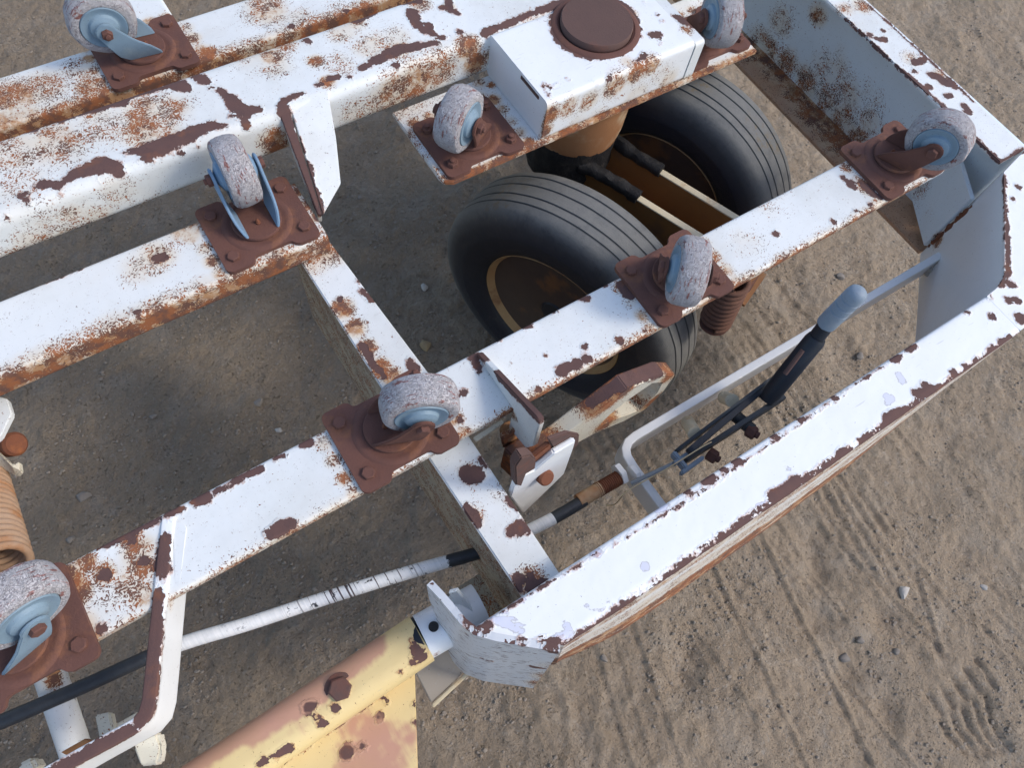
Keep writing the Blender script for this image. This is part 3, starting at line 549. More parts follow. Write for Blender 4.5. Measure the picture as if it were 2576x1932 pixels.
# cross member: box beam seen with its rusty side in shade
def cross(y0, y1, xa0, xa1, xb0, xb1, label):
    bm = bmesh.new(); zt, zb = H-1.0465, H-1.30
    t = [bm.verts.new(p) for p in ((xa0, y0, zt), (xb0, y0, zt), (xb1, y1, zt), (xa1, y1, zt))]; lo = [bm.verts.new((v.co.x, v.co.y, zt-.008)) for v in t]
    bm.faces.new(t); bm.faces.new(lo[::-1])
    for i in range(4): bm.faces.new((t[i], t[(i+1) % 4], lo[(i+1) % 4], lo[i]))
    bmesh.ops.bevel(bm, geom=list(bm.edges), offset=.002, segments=2, affect='EDGES'); bmesh.ops.triangulate(bm, faces=[f for f in bm.faces if len(f.verts) > 4]); refine(bm, .007)
    c = part('cross_member', frombm(bm), 'white', label)
    w = bmesh.new()
    v = [w.verts.new(p) for p in ((xa0+.004, y0, zt-.009), (xa1+.004, y1, zt-.009), (xa1+.004, y1, zb), (xa0+.004, y0, zb))]; f = w.faces.new(v)
    r = bmesh.ops.extrude_face_region(w, geom=[f])
    for e in r['geom']:
        if isinstance(e, bmesh.types.BMVert): e.co.x += .008
    bmesh.ops.recalc_face_normals(w, faces=w.faces); refine(w, .012)
    part('cross_web', frombm(w), 'web', 'rusty shaded side of the cross member', parent=c)
    return c
c1 = cross(.765, .424, .165, .171, .222, .246, 'upper cross member running under the middle rail'); 
c2 = cross(.42, .078, .172, .185, .243, .2475, 'lower cross member with round dark paint chips')
part('cross_member', beam((.15, 1.27), (.15, 2.0), -.045, .045, 1.003, 1.05, .006, .008), 'white')
part('foot_plate', slab([(.115, .10, H-1.29), (.24, .10, H-1.29), (.24, .17, H-1.29), (.115, .17, H-1.29)], (0, 0, 1), .01, .001), 'web', worn=False)
# box over the front swivel
def bxbox():
    me = sweep([(.634, .8125, 0), (.956, .8125, 0)], rprofile(-.094, .0905, H-1.0025, H-.9165, .009, .005, 4), .005); return me
part('swivel_box', bxbox(), 'clean', 'welded box with a round cover on top')
part('box_end_cap', sweep([(.958, .8125, 0), (.979, .8125, 0)], rprofile(-.0955, .0875, H-1.0025, H-.919, .007, .006, 3), .006), 'white', 'rusty edged end cap')
part('side_lip', slab([(.6325, .744, H-.9225), (.6325, .80, H-.9225), (.6325, .80, H-.9295), (.6325, .744, H-.9295)], (-1, 0, 0), .004, .001), 'primer', worn=False)
part('mounting_pad', (lambda: slab([(.452, .714, H-1.0035), (1.148, .714, H-1.0035), (1.148, .898, H-1.0035), (.434, .898, H-1.0035), (.434, .735, H-1.0035), (.437, .722, H-1.0035)], (0, 0, 1), .010, .002, .006))(), 'white', 'pad plate with orange rusted edge')
cov = part('swivel_cover', lathe([(.062, -.004), (.0655, -.003), (.0655, .010), (.064, .0125), (.0, .0128)], (0, 0, 1), (.815, .834, H-.9155), 64), 'primer', 'round dark brown cap', worn=False)
part('weld_ring', lathe([(.0665, 0), (.071, .0035), (.077, .003), (.081, 0)], (0, 0, 1), (.815, .834, H-.9163), 64, False), 'rust', worn=False)
# spine brace down to the wide rail
bA, bB, bD = Vector(P(724,247,.9185)), Vector(P(824,226,.9185)), Vector(P(812,540,.998))
n_ = (bB-bA).cross(bD-bA).normalized(); n_ = -n_ if n_.z < 0 else n_
def onplane(u, v, q, n):
    r = Vector((*at(u, v, 1.0), -1.0)); o = Vector((0, 0, H)); return o+r*((Vector(q)-o).dot(n)/r.dot(n))
bC, bC2 = onplane(857, 460, bA, n_), onplane(845, 345, bA, n_)
br = part('brace_plate', slab([tuple(q) for q in (bA, bB, bC2, bC, bD)], n_, .007, .0012, .006), 'white', 'slanted white brace plate under the central beam')
bE, bF = onplane(694, 262, bA, n_), onplane(800, 540, bA, n_)
part('brace_edge', slab([tuple(q+n_*.0015) for q in (bE, bA.lerp(bE, .15), bD.lerp(bF, .15), bF)], n_, .045, .001, .006), 'white', 'chipped brown and white brace edge', parent=br)
# gusset over the middle rail
def yz(pts, x, th, mat, name, label=None, L=.006):
    return part(name, slab([(x, y, z) for y, z in pts], (-1, 0, 0), th, .0012, L), mat, label)
yz([(.412, H-.9985), (.408, H-.992), (.262, H-.930), (.256, H-.931), (.252, H-.940), (.250, H-1.02), (.262, H-1.055), (.300, H-1.07), (.3085, H-1.07), (.3085, H-.9985)], .311, .009, 'white', 'gusset_plate', 'small gusset with dark chipped top edge')
# corner gusset at the right
def vplate(a, b, dt, db, th, mat, name, label=None, skew=0):
    a, b = Vector(a), Vector(b); nn = Vector((-(b-a).y, (b-a).x, 0)).normalized()
    return part(name, slab([(a.x, a.y, H-dt), (b.x, b.y, H-dt), (b.x, b.y, H-db), (a.x, a.y, H-db)], nn, th, .0015, .008), mat, label)
vplate((1.4525, .3785), (1.3665, .250), 1.08, 1.238, .009, 'grey', 'gusset_plate', 'upright grey gusset in the corner')
wl = [Vector((1.3635, .243, H-1.09)), Vector((1.3655, .245, H-1.235))]
part('weld_bead', tube([wl[0].lerp(wl[1], i/26)+Vector((random.uniform(-.002, .002), random.uniform(-.002, .002), 0)) for i in range(27)], [.006+random.uniform(-.002, .002) for _ in range(27)], 8), 'rustred', worn=False)

# ------------------------------------------------------------------ CASTERS
def plate_mesh():
    hx, hy, r = .0775, .0675, .011; pts = []
    def arc(cx, cy, a0, a1, r, n=5):
        for k in range(n+1):
            a = math.radians(a0+(a1-a0)*k/n); pts.append((cx+r*math.cos(a), cy+r*math.sin(a)))
    arc(hx-r, hy-r, 0, 90, r); pts.append((.043, hy)); pts.append((.037, hy-.003)); pts.append((.032, hy-.010)); pts.append((.027, hy-.012))
    pts.append((-.025, hy-.012)); pts.append((-.030, hy-.010)); pts.append((-.034, hy-.003)); pts.append((-.039, hy)); arc(-hx+r, hy-r, 90, 180, r)
    arc(-hx+r, -hy+r, 180, 270, r); pts.append((-.039, -hy)); pts.append((-.034, -hy+.003)); pts.append((-.030, -hy+.010)); pts.append((-.025, -hy+.012))
    pts.append((.027, -hy+.012)); pts.append((.032, -hy+.010)); pts.append((.037, -hy+.003)); pts.append((.043, -hy)); arc(hx-r, -hy+r, 270, 360, r)
    bm = bmesh.new(); f = bm.faces.new([bm.verts.new((x, y, 0)) for x, y in pts]); bmesh.ops.recalc_face_normals(bm, faces=bm.faces)
    r_ = bmesh.ops.extrude_face_region(bm, geom=[f])
    for e in r_['geom']:
        if isinstance(e, bmesh.types.BMVert): e.co.z += .0075
    bmesh.ops.bevel(bm, geom=[e for e in bm.edges if e.calc_face_angle(0) > 1.2], offset=.002, segments=2, affect='EDGES', clamp_overlap=True)
    a = frombm(bm)
    ring = lathe([(.056, .0070), (.053, .0092), (.050, .0100), (.046, .0102), (.043, .0092), (.040, .0088), (.0, .0088)], (0, 0, 1), (0, 0, 0), 48)
    # pressed corners: raised crescent ribs
    ribs = []
    for sx in (-1, 1):
        for sy in (-1, 1):
            pth = []
            for k in range(9):
                ang = math.radians(20+50*k/8); pth.append((sx*(.0775-.040*math.cos(math.radians(90)-ang)*1.0)*1.0, sy*(.0675-.036*math.cos(ang)), .0070))
            ribs.append(tube(pth, .0022, 6))
    return join([a, ring])
TRAIL, AXZ, WR = .042, .083, .0538
mesh_plate = plate_mesh()
mesh_disc = lathe([(.037, .0095), (.0385, .0105), (.0385, .0145), (.0375, .0158), (.0, .0160)], (0, 0, 1), (0, 0, 0), 40)
def fork_mesh():
    mes = []
    for s in (-1, 1):
        pts = []
        for k in range(9):                                     # rounded axle end
            a = math.radians(-35+205*k/8); pts.append((TRAIL+.0165*math.cos(a), .0370, AXZ+.0165*math.sin(a)))
        pts += [(.006, .0370, AXZ-.022), (-.016, .0370, .040), (-.027, .0370, .024), (-.030, .0370, .0155), (.024, .0370, .0155), (.038, .0370, .030), (.053, .0370, AXZ-.016)]
        bm = bmesh.new(); vs = [bm.verts.new(p) for p in pts]; f = bm.faces.new(vs); r = bmesh.ops.extrude_face_region(bm, geom=[f])
        for e in r['geom']:
            if isinstance(e, bmesh.types.BMVert): e.co.y -= .0045
        bmesh.ops.recalc_face_normals(bm, faces=bm.faces)
        bmesh.ops.bevel(bm, geom=[e for e in bm.edges if e.calc_face_angle(0) > 1.0], offset=.0012, segments=2, affect='EDGES', clamp_overlap=True)
        bmesh.ops.triangulate(bm, faces=[f for f in bm.faces if len(f.verts) > 4]); refine(bm, .009)
        for v in bm.verts:                                     # legs lean in towards the swivel base
            t = min(1, max(0, (v.co.z-.016)/(.045))); v.co.y -= (1-t)*(1-t)*.010
            if s < 0: v.co.y = -v.co.y
        mes.append(frombm(bm))
    return join(mes)
mesh_fork = fork_mesh()
mesh_roller = lathe([(.037, -.0215), (.0445, -.0225), (.0495, -.020), (.0524, -.014), (WR, -.0055), (WR, .0055), (.0524, .014), (.0495, .020), (.0445, .0225), (.037, .0215), (.036, 0)], (0, 1, 0), (TRAIL, 0, AXZ), 56, True)
_b = bmesh.new(); _b.from_mesh(mesh_roller)
for v in _b.verts:
    c = Vector((TRAIL, v.co.y, AXZ)); r = v.co-c
    if r.length > .04: v.co = c+r*(1+.030*(mnoise.noise(v.co*55)))
_b.to_mesh(mesh_roller); _b.free()
mesh_hub = join([lathe([(.0362, -.0205), (.0362, .0205)], (0, 1, 0), (TRAIL, 0, AXZ), 40)] +
    [lathe([(.0366, .0202*s), (.0355, .0232*s), (.032, .0228*s), (.0275, .0205*s), (.0235, .0210*s), (.0215, .0255*s), (.016, .0282*s), (.009, .0315*s), (.0, .0320*s)], (0, 1, 0), (TRAIL, 0, AXZ), 40) for s in (-1, 1)])
mesh_axle = hexhead((TRAIL, .0370, AXZ), (0, 1, 0), .0092, .0078, False, .004); mesh_axnut = hexhead((TRAIL, -.0370, AXZ), (0, -1, 0), .0092, .0072)
mesh_bolt = hexhead((0, 0, 0), (0, 0, 1), .0098, .0062)
mesh_nut = hexhead((0, 0, 0), (0, 0, 1), .0098, .0085, False, .005)
mesh_nip = join([lathe([(.0038, 0), (.0038, .003), (.0022, .0045), (.0026, .007), (.001, .009)], (0, 0, 1), (0, 0, .0158), 10)])
BOLTS = [(-.058, .043), (-.058, -.043), (.060, .043), (.060, -.043)]
first = {}
def caster(x, y, ang, d, label, fork='rust', hub='zincblue', disc='rust', nuts=False, rot=0.0):
    z = H-d
    def mk(name, me, mat, parent, loc, rz, key):
        k = (name, mat)
        if k not in first:
            m2 = me.copy() if me.users or name in [q[0] for q in first] else me
            o = link(name, m2, M[mat], None); first[k] = o
        else:
            o = first[k].copy(); COL.objects.link(o); [o.pop(q) for q in list(o.keys())]
        o.matrix_world = Matrix.Identity(4); o.location = loc; o.rotation_euler = (0, 0, rz); o.parent = parent
        if parent is D: o.matrix_parent_inverse = INV[D.name]
        else: o.matrix_parent_inverse = Matrix.Identity(4)
        return o
    pl = mk('roller_caster', mesh_plate, 'rust', D, (x, y, z), rot, 0); pl['label'] = label
    dsc = mk('swivel_disc', mesh_disc, disc, pl, (0, 0, 0), ang-rot, 1)
    fk = mk('fork', mesh_fork, fork, pl, (0, 0, 0), ang-rot, 2)
    if fork != 'rust': fk['label'] = 'blue grey galvanised fork'
    mk('roller_wheel', mesh_roller, 'tread', pl, (0, 0, 0), ang-rot, 3)
    mk('wheel_hub', mesh_hub, hub, pl, (0, 0, 0), ang-rot, 4)
    mk('axle_bolt', mesh_axle, 'rust', pl, (0, 0, 0), ang-rot, 5); mk('axle_nut', mesh_axnut, 'rust', pl, (0, 0, 0), ang-rot, 5)
    mk('grease_nipple', mesh_nip, 'rustred', pl, (-.008*math.cos(ang), -.008*math.sin(ang), 0), ang-rot, 6)
    for bx, by in BOLTS:
        mk('plate_nut' if nuts else 'plate_bolt', mesh_nut if nuts else mesh_bolt, 'rust', pl, (bx, by, .0072), random.uniform(0, 1), 7)
    return pl
R_ = math.radians
caster(.143, .369, R_(-22), 1.0, 'all brown caster over the cross member, wheel turned right', 'rust', 'zinc')
caster(.131, .782, R_(88), 1.0, 'caster with blue grey fork upright on the wide rail', 'zincblue', 'zincblue')
caster(.115, 1.212, R_(174), 1.0, 'far left caster, blue grey fork and large hub facing the camera', 'zinc', 'zinc')
caster(.523, .784, R_(-149), 1.0035, 'caster on the cream pad beside the welded box', 'rust', 'zinc', nuts=True)
caster(.664, .371, R_(-131), 1.0, 'caster above the front tyre, tread towards the camera', 'rust', 'zinc')
caster(1.185, .374, R_(-66), 1.0, 'caster at the right end of the middle rail', 'rust', 'zinc')
caster(1.063, .792, R_(-112), 1.0035, 'caster behind the welded box', 'rust', 'zinc', nuts=True)
caster(-.372, .354, R_(15), 1.0, 'caster at the left picture edge with grey fork', 'zinc', 'zinc')

# ------------------------------------------------------------------ SWIVEL, YOKE AND ROAD WHEELS
TH = .372; ax = Vector((math.cos(TH), math.sin(TH), 0)); rl = Vector((math.sin(TH), -math.cos(TH), 0))   # rl points down the picture
hubc = Vector((.815, .834, 0))
part('swivel_drum', lathe([(.10, H-1.0145), (.10, H-1.06), (.098, H-1.12), (.093, H-1.15), (.0, H-1.15)], (0, 0, 1), hubc, 56), 'drum', 'ochre drum under the box with a pale torn rim', worn=False)
def lumpy(me, amp, sc):
    for v in me.vertices:
        n = mnoise.noise_vector(v.co*sc); v.co += n*amp
    return me
part('greasy_collar', lumpy(lathe([(.085, -.01), (.092, 0), (.093, -.03), (.090, -.06), (.094, -.075), (.090, -.10), (.07, -.12), (.0, -.12)], (0, 0, 1), hubc+Vector((0, 0, H-1.145)), 64), .004, 45), 'grease', 'black greasy collar', worn=False)
for off, nm in ((.045, 0), (-.045, 1)):
    a = hubc+ax*off+rl*.03; b = hubc+ax*off+rl*.425
    o = part('yoke_arm', sweep([(a.x, a.y, 0), (b.x, b.y, 0)], rprofile(-.006, .006, H-1.30, H-1.19, .001, .02), .03), 'yellow', worn=False)
    o['label'] = 'yellow steel yoke arm between the tyres'
    part('arm_edge', sweep([(a.x, a.y, 0), (b.x, b.y, 0)], rprofile(-.0075, .0075, H-1.1905, H-1.1865, .001, .02), .03), 'pale', worn=False, parent=o)
    path = [hubc+ax*off*1.2+rl*.06+Vector((0, 0, H-1.185)), hubc+ax*off+rl*.12+Vector((0, 0, H-1.185)), hubc+ax*off+rl*.20+Vector((0, 0, H-1.186))]
    part('greasy_weld', lumpy(tube(dense([tuple(p) for p in path], .008), .014, 12), .004, 60), 'grease', worn=False)
part('yoke_plate', slab([tuple(hubc+ax*s*.05+rl*r+Vector((0, 0, H-1.29))) for s, r in ((-1, .16), (1, .16), (1, .5), (-1, .5))], (0, 0, 1), .006, 0), 'drum', worn=False)
RT, WT, RR = .289, .153, .163
C1 = Vector((.664, .580, RT)); C2 = C1+ax*.424
def tyreprof():
    hw = WT/2; pr = [(RR-.004, -hw*.62, 0), (RR+.006, -hw*.80, 0), (RR+.016, -hw*.90, 0), (RR+.035, -hw*.985, .0), (RR+.055, -hw*1.0, .02), (RR+.060, -hw*1.012, .03), (RR+.064, -hw*.995, .05), (RR+.085, -hw*.955, .15), (RR+.100, -hw*.89, .4), (RT-.0115, -hw*.80, .85), (RT-.006, -hw*.70, 1)]
    gr = [-.52, -.26, .12, .46]; y = -.66
    tread = []
    def rad(t): return RT-.005*t*t*1.3
    for gpos in gr:
        tread += [(rad(gpos-.03), (gpos-.030)*hw*1.0, 1), (rad(gpos)-.0022, (gpos-.016)*hw, .3), (rad(gpos)-.0022, (gpos+.016)*hw, .3), (rad(gpos+.03), (gpos+.030)*hw, 1)]
        tread.append((rad(gpos+.12), (gpos+.12)*hw, 1))
    pr += tread; pr += [(r, -o, s) for r, o, s in pr[:11]][::-1]
    return pr
def wheel(C, label, first_one=True):
    pr = tyreprof(); seg = 168; u = Vector((0, 0, 1)); v = ax.cross(u)
    def prof_mesh(pts, n, closed):
        return lathe([(p[0], p[1]) for p in pts], ax, C, n, closed)
    rim = part('wheel', lathe([(RR-.004, -.048), (RR+.003, -.060), (RR+.004, -.056), (RR-.006, -.047), (RR-.010, -.030), (RR-.018, -.012), (RR-.028, .022), (.095, .034), (.080, .022), (.055, .020), (.048, .004), (.0, .002)], ax, C, 72), 'oldrim', label, worn=False)
    vs, fs, st = [], [], []; K = len(pr)
    for i in range(seg):
        a = 2*math.pi*i/seg; dr = u*math.cos(a)+v*math.sin(a)
        for r, o, s in pr:
            p = C+ax*o+dr*r
            if r > RT-.01: p = p+dr*(.0011*mnoise.noise(p*22)); 
            vs.append(tuple(p)); st.append(s)
    for i in range(seg):
        for k in range(K-1): fs.append((i*K+k, i*K+k+1, ((i+1) % seg)*K+k+1, ((i+1) % seg)*K+k))
    me = bpy.data.meshes.new('tyre'); me.from_pydata(vs, [], fs); bm = bmesh.new(); bm.from_mesh(me)
    me2 = frombm(bm); a_ = me2.attributes.new('stain', 'FLOAT', 'POINT'); a_.data.foreach_set('value', st)
    part('tyre', me2, 'rubber', 'bald ribbed black tyre', worn=False, parent=rim)
    part('rim_edge', lathe([(RR-.006, -.0475), (RR-.004, -.050), (RR+.0045, -.0635), (RR+.006, -.062), (RR+.002, -.050)], ax, C, 72, True), 'knuckle', 'ochre rusted rim edge', worn=False, parent=rim)
    part('hub', lathe([(.038, -.012), (.038, -.040), (.030, -.052), (.0, -.054)], ax, C, 24), 'black', worn=False, parent=rim)
    for k in range(5):
        a = 2*math.pi*k/5+.5; dr = u*math.cos(a)+v*math.sin(a)
        part('wheel_nut', hexhead(C+dr*.055-ax*.006, -ax, .010, .010), 'zinc', worn=False, parent=rim)
    return rim
w1 = wheel(C1, 'near road wheel with ochre rusty rim'); w2 = wheel(C2, 'far road wheel')
part('axle', tube([C1+ax*.01, C2-ax*.01], .022, 20), 'grease', worn=False)
# spring under the middle rail
sa, sb = Vector(P(1836, 728, 1.09)), Vector(P(1800, 806, 1.18)); da = (sb-sa).normalized()
part('coil_spring', coil(sa-da*.03, sb, .026, .0052, 10), 'spring', 'rusty coil spring under the middle rail', worn=False)
part('spring_bracket', slab([P(1862,735,1.07), P(1912,690,1.07), P(1888,730,1.10), P(1868,742,1.10)], (0, 0, 1), .006, .001), 'rust', worn=False)
part('spring_seat', lathe([(.0, -.004), (.028, -.003), (.028, .003), (.0, .003)], da, sb+da*.008, 24), 'rust', worn=False)

# ------------------------------------------------------------------ HITCH END
top = [(.1865, .0005), (.155, .028), (.124, .0555), (.107, .074), (.1005, .092), (.098, .112), (.094, .138), (.0895, .160)]
bot = [(.172, -.024), (.140, .002), (.108, .028), (.090, .050), (.0835, .072), (.083, .094), (.085, .120), (.0875, .150)]
dtop = [1.0, .999, .998, 1.0, 1.004, 1.01, 1.015, 1.02]; dbot = [1.30, 1.29, 1.28, 1.27, 1.25, 1.20, 1.14, 1.07]
bm = bmesh.new(); NV = 40; cols = []
def lerp_list(L, t):
    f = t*(len(L)-1); i = min(int(f), len(L)-2); f -= i; return np.array(L[i])*(1-f)+np.array(L[i+1])*f
for k in range(61):
    t = k/60; a = lerp_list(top, t); b = lerp_list(bot, t); da_, db_ = float(lerp_list([(q,) for q in dtop], t)[0]), float(lerp_list([(q,) for q in dbot], t)[0])
    cols.append([bm.verts.new((a[0]+(b[0]-a[0])*j/NV, a[1]+(b[1]-a[1])*j/NV, H-(da_+(db_-da_)*j/NV))) for j in range(NV+1)])
for c0, c1_ in zip(cols[:-1], cols[1:]):
    for j in range(NV): bm.faces.new((c0[j], c0[j+1], c1_[j+1], c1_[j]))
bmesh.ops.recalc_face_normals(bm, faces=bm.faces); bmesh.ops.solidify(bm, geom=list(bm.faces), thickness=.010)
part('hitch_plate', frombm(bm), 'dashed', 'bent end plate with crazed grey paint and brown dashes')
sk0, sk1 = Vector((.048, .118, H-1.16)), Vector((.145, .112, H-1.16))
skt = part('drawbar_socket', tube(dense([tuple(sk0), tuple(sk1)], .006), .034, 36), 'clean', 'white socket tube with a brown chipped mouth')
part('bolt_hole', lathe([(.0075, 0), (.0075, .0015), (.0, .0015)], (-.25, -.05, 1), Vector(P(1091,1577,1.124)), 20), 'grease', worn=False, parent=skt)
part('inner_sleeve', tube([Vector((.030, .119, H-1.168)), sk0+Vector((.006, 0, 0))], .0325, 32), 'black', 'black sleeve between socket and drawbar', worn=False)
part('socket_lug', slab([P(1128,1492,1.10), P(1150,1486,1.10), P(1196,1548,1.13), P(1190,1560,1.16), P(1160,1556,1.16)], (-.5, -.5, .6), .008, .001), 'grey', worn=False)
part('hitch_floor', slab([(.0175, .110, H-1.305), (.0155, .037, H-1.305), (.096, .052, H-1.305), (.12, .075, H-1.305), (.12, .11, H-1.305)], (0, 0, 1), .008, .0015, .006), 'dusty', 'dust covered bottom plate of the hitch', worn=False)
part('floor_edge', slab([(.0155, .036, H-1.302), (.094, .049, H-1.302), (.100, .043, H-1.302), (.0145, .029, H-1.302)], (0, 0, 1), .012, .0015), 'pale', worn=False)
# drawbar tube + cheek plate
def drawbar():
    prof = rprofile(-.036, .036, -.036, .036, .026, .006, 6)
    me = sweep([(-1.1, .092, H-1.190), (-.307, .1085, H-1.175), (.046, .1172, H-1.168)], prof, .006); return me
db = part('drawbar', drawbar(), 'drawbar', 'faded yellow and pink drawbar tube with rust spots')
def pinkattr(o, fn):
    me = o.data; n = len(me.vertices); co = np.empty(n*3); me.vertices.foreach_get('co', co); co = co.reshape(-1, 3)
    a = me.attributes.new('pink', 'FLOAT', 'POINT'); a.data.foreach_set('value', fn(co).astype(np.float32))
pinkattr(db, lambda c: np.clip((c[:, 1]-.108)/.026, 0, 1)*np.clip((.015-c[:, 0])/.03, 0, 1)*1.2)
ck = part('drawbar_cheek', slab([(.019, .089, H-1.235), (.0185, .087, H-1.30), (-.052, -.075, H-1.30), (-1.1, -.075, H-1.30), (-1.1, .089, H-1.235)][::1] if False else [(.0180, .090, H-1.195), (-.0915, -.12, H-1.195), (-1.1, -.12, H-1.195), (-1.1, .086, H-1.195)], (0, 0, 1), .008, .001, .010), 'drawbar', 'flat pink and yellow cheek plate of the drawbar')
pinkattr(ck, lambda c: 1.15*np.clip(1.3-np.hypot((c[:, 0]+.095)/.085, (c[:, 1]-.02)/.07), 0, 1))
part('drawbar_bolt', hexhead(Vector(P(856,1734,1.137)), (0, -.12, 1), .0165, .011, True), 'primer', 'dark hexagon bolt on the drawbar', worn=False)

# ------------------------------------------------------------------ LATCH
yl0, yl1 = .250, .286
def xzprism(pts, y0, y1, mat, name, label=None, hole=None, worn=True):
    bm = bmesh.new()
    if hole is None:
        f = bm.faces.new([bm.verts.new((x, y0, H-d)) for x, d in pts]); fs = [f]
    else:
        o = [bm.verts.new((x, y0, H-d)) for x, d in pts]; i = [bm.verts.new((x, y0, H-d)) for x, d in hole]; n = len(o)
        fs = [bm.faces.new((o[k], o[(k+1) % n], i[(k+1) % n], i[k])) for k in range(n)]
    r = bmesh.ops.extrude_face_region(bm, geom=fs)
    for e in r['geom']:
        if isinstance(e, bmesh.types.BMVert): e.co.y += y1-y0
    bmesh.ops.recalc_face_normals(bm, faces=bm.faces)
    bmesh.ops.bevel(bm, geom=[e for e in bm.edges if e.calc_face_angle(0) > .7], offset=.002, segments=2, affect='EDGES', clamp_overlap=True)
    bmesh.ops.triangulate(bm, faces=[f for f in bm.faces if len(f.verts) > 4]); refine(bm, .008)
    return part(name, frombm(bm), mat, label, worn)
for nm in ('a',):
    S_ = [('w', x, .27, H-1.10, .02, .9) for x in (.42, .50, .56)]
ST_W = np.vstack([ST_W, [(x, .265, H-d_, .035, 1.15) for x, d_ in ((.44, 1.03), (.47, 1.01), (.595, 1.07), (.33, 1.08), (.59, 1.18), (.48, 1.14))] + [(x_, y_, H-d_, .045, 1.12) for x_, y_, d_ in ((*at(1290,1125,1.075), 1.08), (*at(1340,1105,1.075), 1.08), (*at(1290,1140,1.075), 1.12), (*at(1275,1140,1.1), 1.15))]])
CH_SEG = np.vstack([CH_SEG, [(.470, .265, H-1.006, .010, .56, .265, H-1.038, .014), (.43, .265, H-1.03, .006, .47, .265, H-1.006, .008)]])
lat = xzprism([(.30, 1.09), (.369, 1.069), (.442, 1.024), (.481, 1.004), (.563, 1.040), (.606, 1.085), (.604, 1.15), (.580, 1.204), (.528, 1.196), (.455, 1.160), (.36, 1.150), (.30, 1.15)], yl0, yl1-.008, 'cream', 'latch_arm', 'cream and rust latch arm ending in a diamond eye',
   hole=[(.462, 1.122), (.464, 1.112), (.474, 1.095), (.500, 1.072), (.545, 1.055), (.578, 1.088), (.582, 1.135), (.558, 1.178), (.535, 1.168), (.492, 1.140), (.470, 1.132), (.464, 1.127)])
LY = .212
part('latch_knuckle', slab([P(1266,1128,1.075), P(1330,1086,1.075), P(1358,1110,1.075), P(1304,1164,1.075)], (0, 0, 1), .085, .003, .006), 'cream', 'rust stained latch knuckle')
xzprism([onY(u, v, LY) for u, v in ((1300,1205), (1345,1185), (1395,1142), (1449,1110), (1443,1130), (1420,1192), (1316,1293), (1284,1250))], LY, LY+.009, 'clean', 'latch_lug', 'white lug plate with a slotted pin')
xzprism([onY(u, v, .293) for u, v in ((1262,1100), (1350,1055), (1362,1066), (1350,1085), (1268,1130))], .293, .300, 'cream', 'latch_lug', 'rear cream lug plate')
part('latch_pin', lathe([(.013, 0), (.013, .010), (.010, .013), (.0, .013)], (0, -.75, .65), Vector((onY(1366,1196,LY)[0], LY, H-onY(1366,1196,LY)[1])), 20), 'rustred', 'orange rusty pin head', worn=False)
part('latch_pin', lathe([(.016, 0), (.016, .014), (.012, .020), (.0, .021)], (-.2, .1, 1), Vector(P(1285,1090,1.09)), 20), 'drum', worn=False)
xzprism([onY(u, v, .222) for u, v in ((1380,1108), (1430,1090), (1458,1096), (1456,1118), (1440,1132), (1396,1140))], .2215, .229, 'primer', 'latch_stop', 'dark chipped stop block', worn=False)
xzprism([onY(u, v, .222) for u, v in ((1340,1152), (1384,1118), (1398,1138), (1392,1150), (1352,1176))], .2215, .230, 'rustred', 'latch_stop', worn=False)
xzprism([onY(u, v, LY-.003) for u, v in ((1296,1175), (1312,1152), (1336,1146), (1350,1158), (1348,1178), (1325,1192), (1312,1225), (1298,1222))], LY-.003, LY+.012, 'primer', 'lug_nose', worn=False)
part('latch_plate', slab([P(1198,1110,1.05), P(1225,1092,1.05), P(1268,1062,1.05), P(1262,1055,1.05), P(1190,1100,1.05)], (0, 0, 1), .006, .001), 'cream', worn=False)

# ------------------------------------------------------------------ HAND BRAKE
bd = 1.19
part('brake_bar', sweep([(1.325, .2115, 0), (.530, .2165, 0), (.512, .2140, 0), (.5005, .206, 0), (.4945, .194, 0), (.4925, .172, 0), (.4935, .078, 0)], rprofile(-.0078, .0078, H-bd-.058, H-bd, .002, .006), .006), 'clean', 'bent flat bar carrying the hand brake lever')
part('weld_bead', tube([Vector((1.318+random.uniform(-.003, .003)-i*.0006, .206-i*.0006, H-bd-.006-i*.003)) for i in range(14)], [.007+random.uniform(-.002, .003) for _ in range(14)], 8), 'dusty', worn=False)
p = lambda u, v, d: Vector(P(u, v, d))
lev = part('brake_lever', tube([p(2040,868,.995), p(2062,838,.97), p(2092,800,.935)], [.0125, .0125, .0125], 22), 'black', 'black hand brake lever tube', worn=False)
def gripmesh():
    a, b = p(2078,815,.952), p(2166,728,.865); ax_ = (b-a).normalized(); L = (b-a).length
    pr = [(.0, 0), (.0150, 0), (.0155, .003)]
    for t in (.42, .58, .74): pr += [(.0157, L*t-.0016), (.0147, L*t-.0008), (.0147, L*t+.0008), (.0157, L*t+.0016)]
    pr += [(.0156, L*.86), (.0138, L*.94), (.009, L*.985), (.0, L)]
    return lathe(pr, ax_, a, 32)
part('grip', gripmesh(), 'grip', 'dull blue grey ribbed grip', worn=False, parent=lev)
part('lever_channel', tube([p(1928,1008,1.095), p(1945,985,1.08), p(2048,858,.985), p(2056,848,.978)], [.012, .0165, .0165, .0145], 20), 'black', 'wide black lever channel', worn=False, parent=lev)
part('channel_slot', tube([p(1975,940,1.032), p(2020,880,.992)], .0042, 8), 'primer', worn=False, parent=lev)
